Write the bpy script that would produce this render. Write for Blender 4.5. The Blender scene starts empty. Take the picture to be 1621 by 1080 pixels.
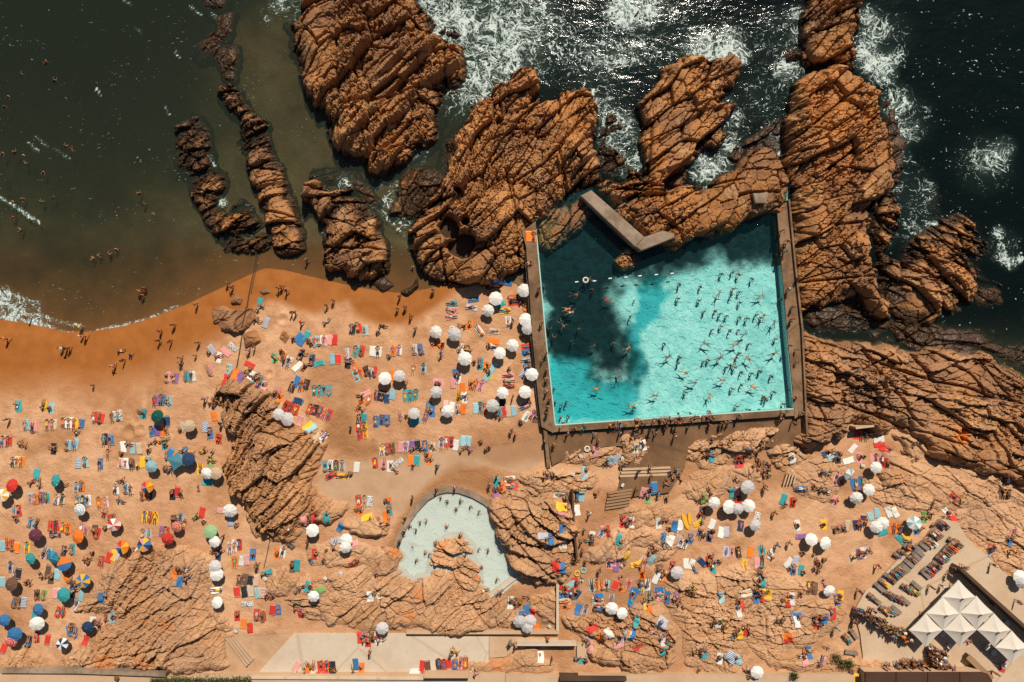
import bpy, bmesh, math, random
import numpy as np
from mathutils import Vector, Matrix
random.seed(7)
RNG = np.random.default_rng(11)
scene = bpy.context.scene
COL = scene.collection
HC = 110.0                                   # flying height of the drone camera
def W(px, py, z=0.0):                        # photograph pixel (1621 x 1080) -> the place, at height z
    k = (HC - z) / HC / 10.0
    return ((px - 810.5) * k, (540.0 - py) * k)
TILES = {}
for _r, _oy in enumerate((0, 260, 520, 800)):
    for _c, _ox in enumerate((0, 400, 800, 1200)):
        TILES['ABCDEFGHIJKLMNOQ'[_r * 4 + _c]] = (_ox, _oy)
def tp(tile, pts):                           # surveyed zoom-sheet coordinates -> photograph pixels
    ox, oy = TILES[tile]
    return [(ox + x / 3.857, oy + y / 3.857) for x, y in pts]
def PW(pts, z=0.0):
    return [W(x, y, z) for x, y in pts]
# ------------------------------------------------------------------ noise
def _hash(ix, iy, seed):
    h = (ix.astype(np.int64) * 374761393 + iy.astype(np.int64) * 668265263 + seed * 974634777) & 0xFFFFFFFF
    h = ((h ^ (h >> 13)) * 1274126177) & 0xFFFFFFFF
    h = ((h ^ (h >> 16)) * 2246822519) & 0xFFFFFFFF
    return ((h ^ (h >> 15)) & 0xFFFFFF) / float(0xFFFFFF)
def vnoise(x, y, seed=0):
    ix, iy = np.floor(x), np.floor(y)
    fx, fy = x - ix, y - iy
    fx = fx * fx * (3 - 2 * fx); fy = fy * fy * (3 - 2 * fy)
    a = _hash(ix, iy, seed); b = _hash(ix + 1, iy, seed); c = _hash(ix, iy + 1, seed); d = _hash(ix + 1, iy + 1, seed)
    return (a + (b - a) * fx) * (1 - fy) + (c + (d - c) * fx) * fy
def fbm(x, y, seed=0, octv=4):
    s = 0; a = .5; t = 0
    for o in range(octv):
        s = s + a * vnoise(x, y, seed + o * 17); t += a; a *= .5; x = x * 2.03 + 11.3; y = y * 2.03 + 5.7
    return s / t                             # 0..1
def voronoi(u, v, seed):
    iu, iv = np.floor(u), np.floor(v)
    f1 = np.full(u.shape, 9.0); f2 = np.full(u.shape, 9.0)
    cid = np.zeros(u.shape); du = np.zeros(u.shape); dv = np.zeros(u.shape); c2 = np.zeros(u.shape)
    for a in (-1, 0, 1):
        for b in (-1, 0, 1):
            cu, cv = iu + a, iv + b
            pu = cu + .1 + .8 * _hash(cu, cv, seed); pv = cv + .1 + .8 * _hash(cu, cv, seed + 1)
            x, y = u - pu, v - pv
            d = np.sqrt(x * x + y * y)
            near = d < f1
            f2 = np.where(near, f1, np.minimum(f2, d))
            cid = np.where(near, _hash(cu, cv, seed + 2), cid)
            c2 = np.where(near, _hash(cu, cv, seed + 3), c2)
            du = np.where(near, x, du); dv = np.where(near, y, dv)
            f1 = np.where(near, d, f1)
    return f1, f2, cid, c2, du, dv
def sstep(a, b, x):
    t = np.clip((x - a) / (b - a), 0, 1)
    return t * t * (3 - 2 * t)
def sdf(poly, X, Y):                         # > 0 inside
    P = np.array(poly, float); n = len(P)
    d2 = np.full(X.shape, 1e12); ins = np.zeros(X.shape, bool)
    for i in range(n):
        ax, ay = P[i]; bx, by = P[(i + 1) % n]
        ex, ey = bx - ax, by - ay
        L = ex * ex + ey * ey + 1e-12
        t = np.clip(((X - ax) * ex + (Y - ay) * ey) / L, 0, 1)
        d2 = np.minimum(d2, (X - ax - t * ex) ** 2 + (Y - ay - t * ey) ** 2)
        if ay != by:
            c = ((ay > Y) != (by > Y)) & (X < (bx - ax) * (Y - ay) / (by - ay) + ax)
            ins ^= c
    d = np.sqrt(d2)
    return np.where(ins, d, -d)
def linedist(pts, X, Y):
    d2 = np.full(np.shape(X), 1e12)
    for (ax, ay), (bx, by) in zip(pts[:-1], pts[1:]):
        ex, ey = bx - ax, by - ay
        t = np.clip(((X - ax) * ex + (Y - ay) * ey) / (ex * ex + ey * ey + 1e-12), 0, 1)
        d2 = np.minimum(d2, (X - ax - t * ex) ** 2 + (Y - ay - t * ey) ** 2)
    return np.sqrt(d2)
# ------------------------------------------------------------------ objects
def props(o, label=None, cat=None, group=None, kind=None):
    if label: o['label'] = label
    if cat: o['category'] = cat
    if group: o['group'] = group
    if kind: o['kind'] = kind
    return o
def link(name, mesh, parent=None, loc=None):
    o = bpy.data.objects.new(name, mesh); COL.objects.link(o)
    if parent: o.parent = parent
    if loc is not None: o.location = loc
    return o
def mesh_np(name, V, F, mats=(), attrs=None, smooth=False):
    me = bpy.data.meshes.new(name)
    V = np.asarray(V, np.float32); F = np.asarray(F, np.int32)
    k = F.shape[1]
    me.vertices.add(len(V)); me.vertices.foreach_set('co', V.ravel())
    me.loops.add(F.size); me.loops.foreach_set('vertex_index', F.ravel())
    me.polygons.add(len(F)); me.polygons.foreach_set('loop_start', np.arange(0, F.size, k, dtype=np.int32))
    me.polygons.foreach_set('loop_total', np.full(len(F), k, np.int32))
    me.polygons.foreach_set('use_smooth', np.full(len(F), smooth, bool))
    me.update(calc_edges=True)
    for m in mats: me.materials.append(m)
    for a, val in (attrs or {}).items():
        at = me.attributes.new(a, 'FLOAT', 'POINT'); at.data.foreach_set('value', np.asarray(val, np.float32).ravel())
    return me
def grid_faces(nx, ny):
    i = np.arange(nx - 1); j = np.arange(ny - 1)
    J, I = np.meshgrid(j, i, indexing='ij')
    a = (J * nx + I).ravel()
    return np.stack([a, a + 1, a + 1 + nx, a + nx], 1)
def bm_mesh(name, bm, *mats, smooth=False):
    me = bpy.data.meshes.new(name); bm.normal_update(); bm.to_mesh(me); bm.free()
    for m in mats: me.materials.append(m)
    if smooth:
        for p in me.polygons: p.use_smooth = True
    return me
def add_prism(bm, poly, z0, z1, bevel=0.0, mat=0):
    A = sum(poly[i][0] * poly[(i + 1) % len(poly)][1] - poly[(i + 1) % len(poly)][0] * poly[i][1] for i in range(len(poly)))
    if A < 0: poly = poly[::-1]
    t = [bm.verts.new((x, y, z1)) for x, y in poly]; b = [bm.verts.new((x, y, z0)) for x, y in poly]
    fs = [bm.faces.new(t), bm.faces.new(b[::-1])]
    n = len(poly)
    for i in range(n): fs.append(bm.faces.new((b[i], b[(i + 1) % n], t[(i + 1) % n], t[i])))
    for f in fs: f.material_index = mat
    if bevel:
        bmesh.ops.bevel(bm, geom=list(fs[0].edges), offset=bevel, segments=2, affect='EDGES')
def add_box(bm, c, s, rot=0.0, mat=0, m4=None):
    M = Matrix.Translation(c) @ Matrix.Rotation(rot, 4, 'Z') if m4 is None else m4
    r = bmesh.ops.create_cube(bm, size=1.0, matrix=M @ Matrix.Diagonal((s[0], s[1], s[2], 1)))
    for v in r['verts']:
        for f in v.link_faces: f.material_index = mat
def add_cyl(bm, p0, p1, r0, r1=None, seg=8):
    p0, p1 = Vector(p0), Vector(p1); d = p1 - p0
    M = Matrix.Translation((p0 + p1) / 2) @ d.to_track_quat('Z', 'Y').to_matrix().to_4x4()
    bmesh.ops.create_cone(bm, cap_ends=True, segments=seg, radius1=r0, radius2=r0 if r1 is None else r1, depth=d.length, matrix=M)
def strip(pts, w):                           # a ribbon outline along a polyline
    pts = [Vector(p) for p in pts]; L = []; R = []
    for i, p in enumerate(pts):
        a = pts[max(i - 1, 0)]; b = pts[min(i + 1, len(pts) - 1)]
        t = (b - a).normalized(); n = Vector((-t.y, t.x))
        L.append(tuple(p + n * w / 2)); R.append(tuple(p - n * w / 2))
    return L + R[::-1]
# ------------------------------------------------------------------ materials
def lin(r, g, b):
    f = lambda c: (c / 255 / 12.92) if c / 255 <= .04045 else ((c / 255 + .055) / 1.055) ** 2.4
    return (f(r), f(g), f(b), 1)
class NT:
    def __init__(s, name):
        s.m = bpy.data.materials.new(name); s.m.use_nodes = True; s.t = s.m.node_tree
        s.t.nodes.clear(); s.out = s.n('ShaderNodeOutputMaterial')
    def n(s, typ, **kw):
        nd = s.t.nodes.new(typ)
        for k, v in kw.items(): setattr(nd, k, v)
        return nd
    def set(s, sock, v):
        if isinstance(v, bpy.types.NodeSocket): s.t.links.new(v, sock)
        elif v is not None: sock.default_value = v
    def pos(s, typ='Object', scale=None):
        c = s.n('ShaderNodeTexCoord').outputs[typ]
        if scale is None: return c
        mp = s.n('ShaderNodeMapping'); s.set(mp.inputs[0], c); mp.inputs['Scale'].default_value = scale
        return mp.outputs[0]
    def attr(s, name): return s.n('ShaderNodeAttribute', attribute_name=name).outputs['Fac']
    def noise(s, vec, scale, detail=4, rough=.55, dist=0, out='Fac'):
        nd = s.n('ShaderNodeTexNoise'); s.set(nd.inputs['Vector'], vec); nd.inputs['Scale'].default_value = scale
        nd.inputs['Detail'].default_value = detail; nd.inputs['Roughness'].default_value = rough; nd.inputs['Distortion'].default_value = dist
        return nd.outputs[out]
    def vor(s, vec, scale, feature='F1', out='Distance', rand=1):
        nd = s.n('ShaderNodeTexVoronoi', feature=feature); s.set(nd.inputs['Vector'], vec); nd.inputs['Scale'].default_value = scale
        nd.inputs['Randomness'].default_value = rand
        return nd.outputs[out]
    def math(s, op, a, b=None, c=None, clamp=False):
        nd = s.n('ShaderNodeMath', operation=op, use_clamp=clamp)
        s.set(nd.inputs[0], a); s.set(nd.inputs[1], b)
        if c is not None: s.set(nd.inputs[2], c)
        return nd.outputs[0]
    def ss(s, v, a, b, lo=0.0, hi=1.0):
        nd = s.n('ShaderNodeMapRange', interpolation_type='SMOOTHSTEP'); s.set(nd.inputs[0], v)
        for i, q in enumerate((a, b, lo, hi)): nd.inputs[i + 1].default_value = q
        return nd.outputs[0]
    def mix(s, f, a, b, blend='MIX'):
        nd = s.n('ShaderNodeMix', data_type='RGBA', blend_type=blend)
        s.set(nd.inputs[0], f); s.set(nd.inputs[6], a); s.set(nd.inputs[7], b)
        return nd.outputs[2]
    def ramp(s, f, *stops):
        nd = s.n('ShaderNodeValToRGB'); s.set(nd.inputs[0], f); e = nd.color_ramp.elements
        while len(e) < len(stops): e.new(.5)
        for el, (p, c) in zip(e, stops): el.position = p; el.color = c
        return nd.outputs[0]
    def bump(s, h, strength=.5, dist=.1, normal=None):
        nd = s.n('ShaderNodeBump'); s.set(nd.inputs['Height'], h); nd.inputs['Strength'].default_value = strength
        nd.inputs['Distance'].default_value = dist
        if normal is not None: s.set(nd.inputs['Normal'], normal)
        return nd.outputs[0]
    def bsdf(s, color, rough=.8, normal=None, spec=.25, **kw):
        nd = s.n('ShaderNodeBsdfPrincipled'); s.set(nd.inputs['Base Color'], color); s.set(nd.inputs['Roughness'], rough)
        s.set(nd.inputs['Specular IOR Level'], spec)
        if normal is not None: s.set(nd.inputs['Normal'], normal)
        for k, v in kw.items(): s.set(nd.inputs[k], v)
        return nd.outputs[0]
    def done(s, shader):
        s.t.links.new(shader, s.out.inputs[0]); return s.m
# ================================================================== light, sky, camera
EL, AZ = math.radians(48), math.radians(15)
world = bpy.data.worlds.new('World'); scene.world = world; world.use_nodes = True
wt = world.node_tree; bg = wt.nodes['Background']
sky = wt.nodes.new('ShaderNodeTexSky'); sky.sky_type = 'NISHITA'; sky.sun_disc = False
sky.sun_elevation = EL; sky.sun_rotation = AZ
wt.links.new(sky.outputs[0], bg.inputs[0]); bg.inputs[1].default_value = 0.05
sl = bpy.data.lights.new('sun', 'SUN'); sl.energy = 5.0; sl.angle = math.radians(.5); sl.color = (1, .93, .82)
so = bpy.data.objects.new('sun', sl); COL.objects.link(so)
to_sun = Vector((math.sin(AZ) * math.cos(EL), math.cos(AZ) * math.cos(EL), math.sin(EL)))
so.rotation_euler = to_sun.to_track_quat('Z', 'Y').to_euler()
cam = bpy.data.cameras.new('camera'); cam.sensor_width = 36; cam.lens = 18 / (81.05 / HC); cam.clip_end = 3000
co = bpy.data.objects.new('camera', cam); COL.objects.link(co); co.location = (0, 0, HC); scene.camera = co
scene.view_settings.view_transform = 'Standard'; scene.view_settings.look = 'None'
scene.view_settings.exposure = 0.0; scene.view_settings.gamma = 1
scene.cycles.max_bounces = 6; scene.cycles.diffuse_bounces = 1; scene.cycles.transparent_max_bounces = 16; scene.cycles.use_denoising = False
scene.cycles.caustics_reflective = False; scene.cycles.caustics_refractive = False
# ================================================================== ground height and its soils
LAND = [(-1500, 500), (0, 506), (40, 511), (75, 519), (105, 526), (140, 526), (200, 516), (250, 500), (290, 484), (330, 466), (370, 447), (400, 433),
        (420, 425), (450, 428), (490, 438), (530, 447), (570, 456), (605, 462), (640, 464), (675, 458), (710, 450), (760, 440), (800, 440), (835, 460), (880, 540), (1000, 560), (1240, 560), (1272, 565), (1290, 620), (1340, 660), (1450, 690), (1621, 720), (3000, 760), (3000, 3000), (-1500, 3000)]
WETP = [(-900, 440), (330, 400), (395, 385), (700, 400), (722, 455), (711, 466), (685, 486), (659, 502), (633, 511), (597, 510), (566, 494), (553, 473),
        (530, 476), (504, 492), (478, 489), (448, 474), (425, 470), (405, 482), (375, 505), (345, 530), (300, 556), (240, 578), (150, 588), (0, 592), (-900, 590)]
POOL = [(847, 352), (878, 330), (922, 306), (960, 300), (1000, 335), (1050, 335), (1110, 335), (1180, 318), (1240, 300), (1240, 331), (1256, 540), (1266, 656), (870, 684), (856, 540)]
SPOOL = [(606, 912), (628, 890), (634, 862), (646, 834), (664, 806), (686, 786), (710, 776), (735, 778), (762, 794), (780, 806), (790, 840), (806, 860), (812, 885),
         (822, 912), (782, 946), (768, 930), (680, 925)]
DAMP = [  # damp brown soil: polygon, softness in px, strength
    ([(520, 660), (545, 640), (560, 665), (548, 690), (565, 700), (600, 712), (580, 725), (540, 712), (515, 700)], 14, .75),
    ([(520, 600), (560, 590), (560, 650), (530, 690), (520, 660)], 20, .35),
    ([(655, 790), (690, 762), (730, 740), (770, 742), (790, 765), (775, 785), (745, 772), (715, 764), (690, 772), (664, 800), (640, 850), (625, 880), (615, 868), (630, 830)], 12, .75),
    ([(760, 690), (870, 660), (870, 700), (860, 720), (800, 735), (740, 715)], 16, .6),
    ([(1040, 690), (1270, 680), (1290, 745), (1240, 760), (1100, 760), (1050, 745)], 16, .6),
    ([(908, 800), (985, 780), (1000, 800), (940, 830), (920, 900), (890, 900)], 14, .5),
    ([(885, 900), (1000, 880), (1060, 930), (1090, 1080), (1040, 1080), (1040, 960), (900, 960), (890, 1060), (885, 1000)], 20, .38),
    ([(1250, 745), (1300, 735), (1330, 760), (1260, 790)], 14, .55),
    ([(790, 930), (880, 925), (880, 1000), (800, 1000)], 10, .5)]
PAVE = [([(500, 762), (525, 738), (600, 724), (700, 716), (820, 700), (868, 690), (866, 728), (830, 752), (770, 736), (700, 750), (660, 784), (640, 815), (560, 800), (515, 790)], 8, .9),
        ([(340, 1010), (465, 1000), (410, 1070), (350, 1062)], 5, .7)]
land_w, wet_w, pool_w, sp_w = PW(LAND), PW(WETP), PW(POOL), PW(SPOOL)
PZ = 1.9                                      # level of the water in the big pool
SZ = 1.32                                     # level of the water in the small pool
def ground_fields(X, Y):
    d = sdf(land_w, X, Y)
    far = fbm(X * .05, Y * .05, 3, 3)
    z = np.where(d > 0, np.minimum(.07 * d, 1.5 + .0 * d), np.maximum(.062 * d * (1 + .4 * (far - .5)) * (1 + 3.5 * sstep(40, 52, X)), -7))
    z = np.where(d > 0, 1.5 * (1 - np.exp(-.075 * d)), z)
    for cx, cy, r in ((470, 170, 9), (455, 250, 8), (500, 240, 7), (400, 120, 8), (420, 60, 8), (380, 300, 6), (620, 420, 6), (600, 300, 6), (440, 330, 6)):
        wx_, wy_ = W(cx, cy); q = np.exp(-((X - wx_) ** 2 + (Y - wy_) ** 2) / r ** 2)
        z = np.where(d < 0, np.maximum(z, z * (1 - q) - .75 * q), z)
    wn = (fbm(X * .18, Y * .18, 5, 4) - .5) * 3.0
    dw = sdf(wet_w, X, Y)
    soft = 1.5 + 5.8 * sstep(-38, -60, X)
    wet = sstep(-soft, soft * .25, dw + wn * np.clip(soft / 5, .25, 1))
    dry = 1 - wet
    lumps = (fbm(X * .55, Y * .55, 8, 3) - .5) * .22 + (fbm(X * 1.9, Y * 1.9, 9, 3) - .5) * .14
    z = z + np.where(d > 0, lumps * np.clip(d / 6, 0, 1) * (.15 + .85 * dry), (fbm(X * .3, Y * .3, 21, 4) - .5) * .5 * np.clip(-d / 8, 0, 1))
    for cx, cy, r in ((447, 505, .9), (205, 683, 1.1), (221, 680, .8), (425, 592, .7)):
        wx_, wy_ = W(cx, cy, 1.2); q = np.sqrt((X - wx_) ** 2 + (Y - wy_) ** 2) / r
        z = z + .22 * np.exp(-((q - 1) / .3) ** 2) - .28 * np.exp(-(q / .7) ** 2)
    damp = np.zeros(X.shape)
    for poly, s, k in DAMP:
        damp = np.maximum(damp, k * sstep(-s / 10, s / 20, sdf(PW(poly, 1.4), X, Y) + wn * .5))
    pave = np.zeros(X.shape)
    for poly, s, k in PAVE:
        pave = np.maximum(pave, k * sstep(-s / 20, s / 20, sdf(PW(poly, 1.4), X, Y) + wn * .12))
    z = z * 1.0 - lumps * .8 * pave * (d > 0)
    dp = sdf(pool_w, X, Y); z = np.where(dp > 0, .02, z)
    ds = sdf(sp_w, X, Y); pale = (ds > 0) * 1.0
    z = np.where(ds > 0, SZ - .18 - .55 * sstep(0, 2.5, ds) + (fbm(X * .8, Y * .8, 31, 3) - .5) * .1, z)
    return z, wet, damp, pave, pale
def axis(a, b, step, far, grow=1.35):
    c = list(np.arange(a, b + step / 2, step)); s = step; lo = a; hi = b; L = []; R = []
    while hi < far: s *= grow; hi += s; lo -= s; L.append(lo); R.append(hi)
    return np.array(L[::-1] + c + R)
gx, gy = axis(-84, 84, .28, 420), axis(-57, 57, .28, 420)
GX, GY = np.meshgrid(gx, gy)
GZ, gwet, gdamp, gpave, gpale = ground_fields(GX, GY)
SURF = []                                     # height fields people and towels rest on
SURF.append((gx, gy, GZ))
def _bil(xs, ys, Z, x, y):
    i = min(max(int(np.searchsorted(xs, x)) - 1, 0), len(xs) - 2); j = min(max(int(np.searchsorted(ys, y)) - 1, 0), len(ys) - 2)
    fx = (x - xs[i]) / (xs[i + 1] - xs[i]); fy = (y - ys[j]) / (ys[j + 1] - ys[j])
    return (Z[j, i] * (1 - fx) + Z[j, i + 1] * fx) * (1 - fy) + (Z[j + 1, i] * (1 - fx) + Z[j + 1, i + 1] * fx) * fy
SLABS = []                                    # (polygon, top) of flat built surfaces
def height(x, y):
    h = -99.0
    for xs, ys, Z in SURF:
        if xs[0] <= x <= xs[-1] and ys[0] <= y <= ys[-1]: h = max(h, _bil(xs, ys, Z, x, y))
    for poly, bb, top in SLABS:
        if bb[0] <= x <= bb[1] and bb[2] <= y <= bb[3] and sdf(poly, np.array([x]), np.array([y]))[0] > 0: h = max(h, top)
    return float(h)
# ---- sand
m = NT('sand'); P = m.pos()
wet, damp, pave, pale = m.attr('wet'), m.attr('damp'), m.attr('pave'), m.attr('pale')
big = m.noise(P, .06, 5); mid = m.noise(P, .45, 5); fine = m.noise(P, 3.5, 4); vfine = m.noise(P, 14, 2)
dry = m.mix(m.ss(big, .35, .65), (.525, .272, .138, 1), (.625, .355, .192, 1))
dry = m.mix(m.ss(m.noise(P, .16, 6, .62, .4), .48, .68, 0, .7), dry, (.36, .16, .066, 1))
dry = m.mix(m.ss(mid, .42, .7, 0, .5), dry, (.37, .165, .07, 1))
dry = m.mix(m.ss(fine, .5, .75, 0, .45), dry, (.40, .195, .09, 1))
dry = m.mix(m.ss(vfine, .62, .8, 0, .35), dry, (.30, .17, .10, 1))
wetc = m.mix(m.ss(mid, .3, .7), (.30, .098, .019, 1), (.37, .128, .028, 1))
wetc = m.mix(m.ss(fine, .45, .8, 0, .3), wetc, (.23, .08, .02, 1))
dmc = m.mix(m.ss(fine, .35, .7), (.27, .115, .042, 1), (.33, .15, .06, 1))
pvc = m.mix(m.ss(mid, .3, .7), (.50, .32, .19, 1), (.44, .265, .15, 1))
c = m.mix(pave, dry, pvc); c = m.mix(damp, c, dmc); c = m.mix(wet, c, wetc)
plc = m.mix(m.ss(mid, .35, .65), (.72, .76, .64, 1), (.60, .66, .55, 1))
c = m.mix(pale, c, plc)
fv = m.vor(P, 1.7); fv2 = m.vor(P, 3.1)
hgt = m.math('MULTIPLY', m.math('ADD', m.ss(fv, 0, .5), m.ss(fv2, 0, .5, 0, .6)), m.ss(mid, .3, .6, .3, 1))
hgt = m.math('ADD', hgt, m.math('MULTIPLY', fine, .8))
dryness = m.math('SUBTRACT', 1, m.math('MAXIMUM', wet, pave), clamp=True)
hgt = m.math('MULTIPLY', hgt, m.math('ADD', m.math('MULTIPLY', dryness, .9), .1))
nrm = m.bump(hgt, .42, .13)
M_SAND = m.done(m.bsdf(c, m.math('SUBTRACT', .95, m.math('MULTIPLY', wet, .25)), nrm, .12))
gm = mesh_np('ground', np.stack([GX, GY, GZ], -1).reshape(-1, 3), grid_faces(len(gx), len(gy)), (M_SAND,),
             dict(wet=gwet, damp=gdamp, pave=gpave, pale=gpale), smooth=True)
props(link('sandy_ground', gm), 'orange beach sand, sea bed and sandy plateau', 'sand', kind='structure')
# ================================================================== rocks
def rock_material():
    m = NT('coastal_rock'); P = m.pos()
    tint, pale = m.attr('tint'), m.attr('pale'); rust = m.attr('rust')
    big = m.noise(P, .16, 5); mid = m.noise(P, .9, 5, .6); fine = m.noise(P, 5, 4, .6)
    tone = m.noise(P, .055, 3)
    c = m.mix(m.ss(tint, .1, .9), (.26, .108, .036, 1), (.50, .228, .078, 1))
    c = m.mix(m.ss(big, .42, .66, 0, .8), c, (.21, .105, .055, 1))
    c = m.mix(m.ss(m.noise(P, .33, 4, .6), .52, .68, 0, .65), c, (.50, .285, .14, 1))
    c = m.mix(m.ss(mid, .55, .75, 0, .5), c, (.40, .165, .055, 1))
    c = m.mix(m.ss(tone, .5, .68, 0, .6), c, (.20, .098, .052, 1)); c = m.mix(m.ss(tone, .48, .34, 0, .45), c, (.56, .215, .055, 1))
    p = m.mix(m.ss(tint, .1, .9), (.46, .24, .115, 1), (.60, .35, .19, 1))
    p = m.mix(m.ss(big, .42, .66, 0, .75), p, (.44, .26, .15, 1))
    p = m.mix(m.ss(mid, .5, .72, 0, .6), p, (.50, .215, .07, 1))
    c = m.mix(pale, c, p)
    str_ = m.noise(m.pos('Object', (1.0, 2.6, 1)), 2.2, 4, .65)
    c = m.mix(m.ss(str_, .5, .72, 0, .5), c, (.15, .068, .03, 1)); c = m.mix(m.ss(fine, .52, .78, 0, .5), c, (.13, .06, .03, 1))
    c = m.mix(rust, c, (.62, .17, .02, 1))
    sep = m.n('ShaderNodeSeparateXYZ'); m.set(sep.inputs[0], P)
    zz = m.math('ADD', sep.outputs[2], m.math('MULTIPLY', m.math('SUBTRACT', m.noise(P, .5, 4), .5), -3.0))
    wetline = m.ss(zz, .7, 1.9, 1, 0)
    wetline = m.math('MULTIPLY', wetline, m.attr('wetrock'))
    dark = m.mix(m.ss(fine, .4, .7), (.018, .012, .008, 1), (.055, .030, .016, 1))
    c = m.mix(m.math('MULTIPLY', wetline, .93), c, dark)
    b = m.math('ADD', m.math('MULTIPLY', fine, .35), m.math('ADD', mid, m.math('MULTIPLY', m.vor(P, 1.6, 'DISTANCE_TO_EDGE'), .0)))
    r = m.math('SUBTRACT', .9, m.math('MULTIPLY', wetline, .5))
    return m.done(m.bsdf(c, r, m.bump(b, .45, .2), .2))
M_ROCK = rock_material()
def rock_detail(X, Y, theta, seed, size=1.0, amp=1.0, strat=1.0):
    ct, st = math.cos(math.radians(theta)), math.sin(math.radians(theta))
    wx = (fbm(X * .08, Y * .08, seed + 1, 2) - .5) * 6; wy = (fbm(X * .08, Y * .08, seed + 2, 2) - .5) * 6
    wx2 = (fbm(X * .8, Y * .8, seed + 3, 2) - .5) * .22; wy2 = (fbm(X * .8, Y * .8, seed + 4, 2) - .5) * .22
    u = ct * (X + wx + wx2) + st * (Y + wy + wy2); v = -st * (X + wx + wx2) + ct * (Y + wy + wy2)
    big = np.zeros(X.shape); small = np.zeros(X.shape); tint = np.zeros(X.shape)
    calm = sstep(.36, .62, fbm(X * .16 + 3, Y * .16, seed + 60, 3))
    sw = v / 6.0 + 2.2 * vnoise(u / 14, v / 9, seed + 41); sf = sw - np.floor(sw)
    big += strat * (1.5 * np.where(sf > .13, 1 - (sf - .13) / .87, sf / .13) - .7) * sstep(.35, .7, vnoise(u / 10 + 7, v / 6, seed + 43))
    big += 1.3 * (fbm(X * .2, Y * .2, seed + 44, 3) - .5)
    for k, (su, sv, a, saw, crack, cw, wt_) in enumerate(((8.0, 3.2, 1.7, .85 * strat, .8, .04, .4), (2.7, 1.3, .74, .58, .55, .055, .3), (1.1, .62, .34, .30, .26, .08, .2), (.50, .33, .13, .11, .11, .11, .1))):
        ang = math.radians((0, 14, 52, -35)[k]); ca_, sa_ = math.cos(ang), math.sin(ang)
        f1, f2, cid, c2, du, dv = voronoi((u * ca_ + v * sa_) / (su * size), (v * ca_ - u * sa_) / (sv * size), seed + 31 * k)
        e = f2 - f1
        g = (1.0, .5 + .5 * calm, .25 + .85 * calm, .3 + .8 * calm)[k]
        q = g * (a * (cid - .5) + saw * (-dv * (.35 + .9 * c2) + du * (c2 - .5) * 1.1)) - crack * np.exp(-(e / cw) ** 2) * (1, .55 + .45 * calm, g, g)[k]
        if k == 0: big += q
        else: small += q
        tint += wt_ * cid
    small += (vnoise(u / .9, v / .24, seed + 88) - .5) * .14 * (.4 + calm) + (vnoise(u / .33, v / .17, seed + 89) - .5) * .08
    for q in range(3):
        th = math.radians(theta + (62, -38, 95)[q]); s = math.cos(th) * (X + wx * .4) + math.sin(th) * (Y + wy * .4)
        ph = s / (9.0 * size) + q * .37; cell = np.floor(ph); fr = ph - cell - .3 - .4 * _hash(cell, cell * 0, seed + 9)
        gate = sstep(.48, .6, vnoise(X * .1, Y * .1, seed + 50 + q))
        big -= .9 * gate * np.exp(-(fr * 9.0 * size / .2) ** 2)
    return big * amp, small * amp, tint
ROCK_STEP = .15
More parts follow.
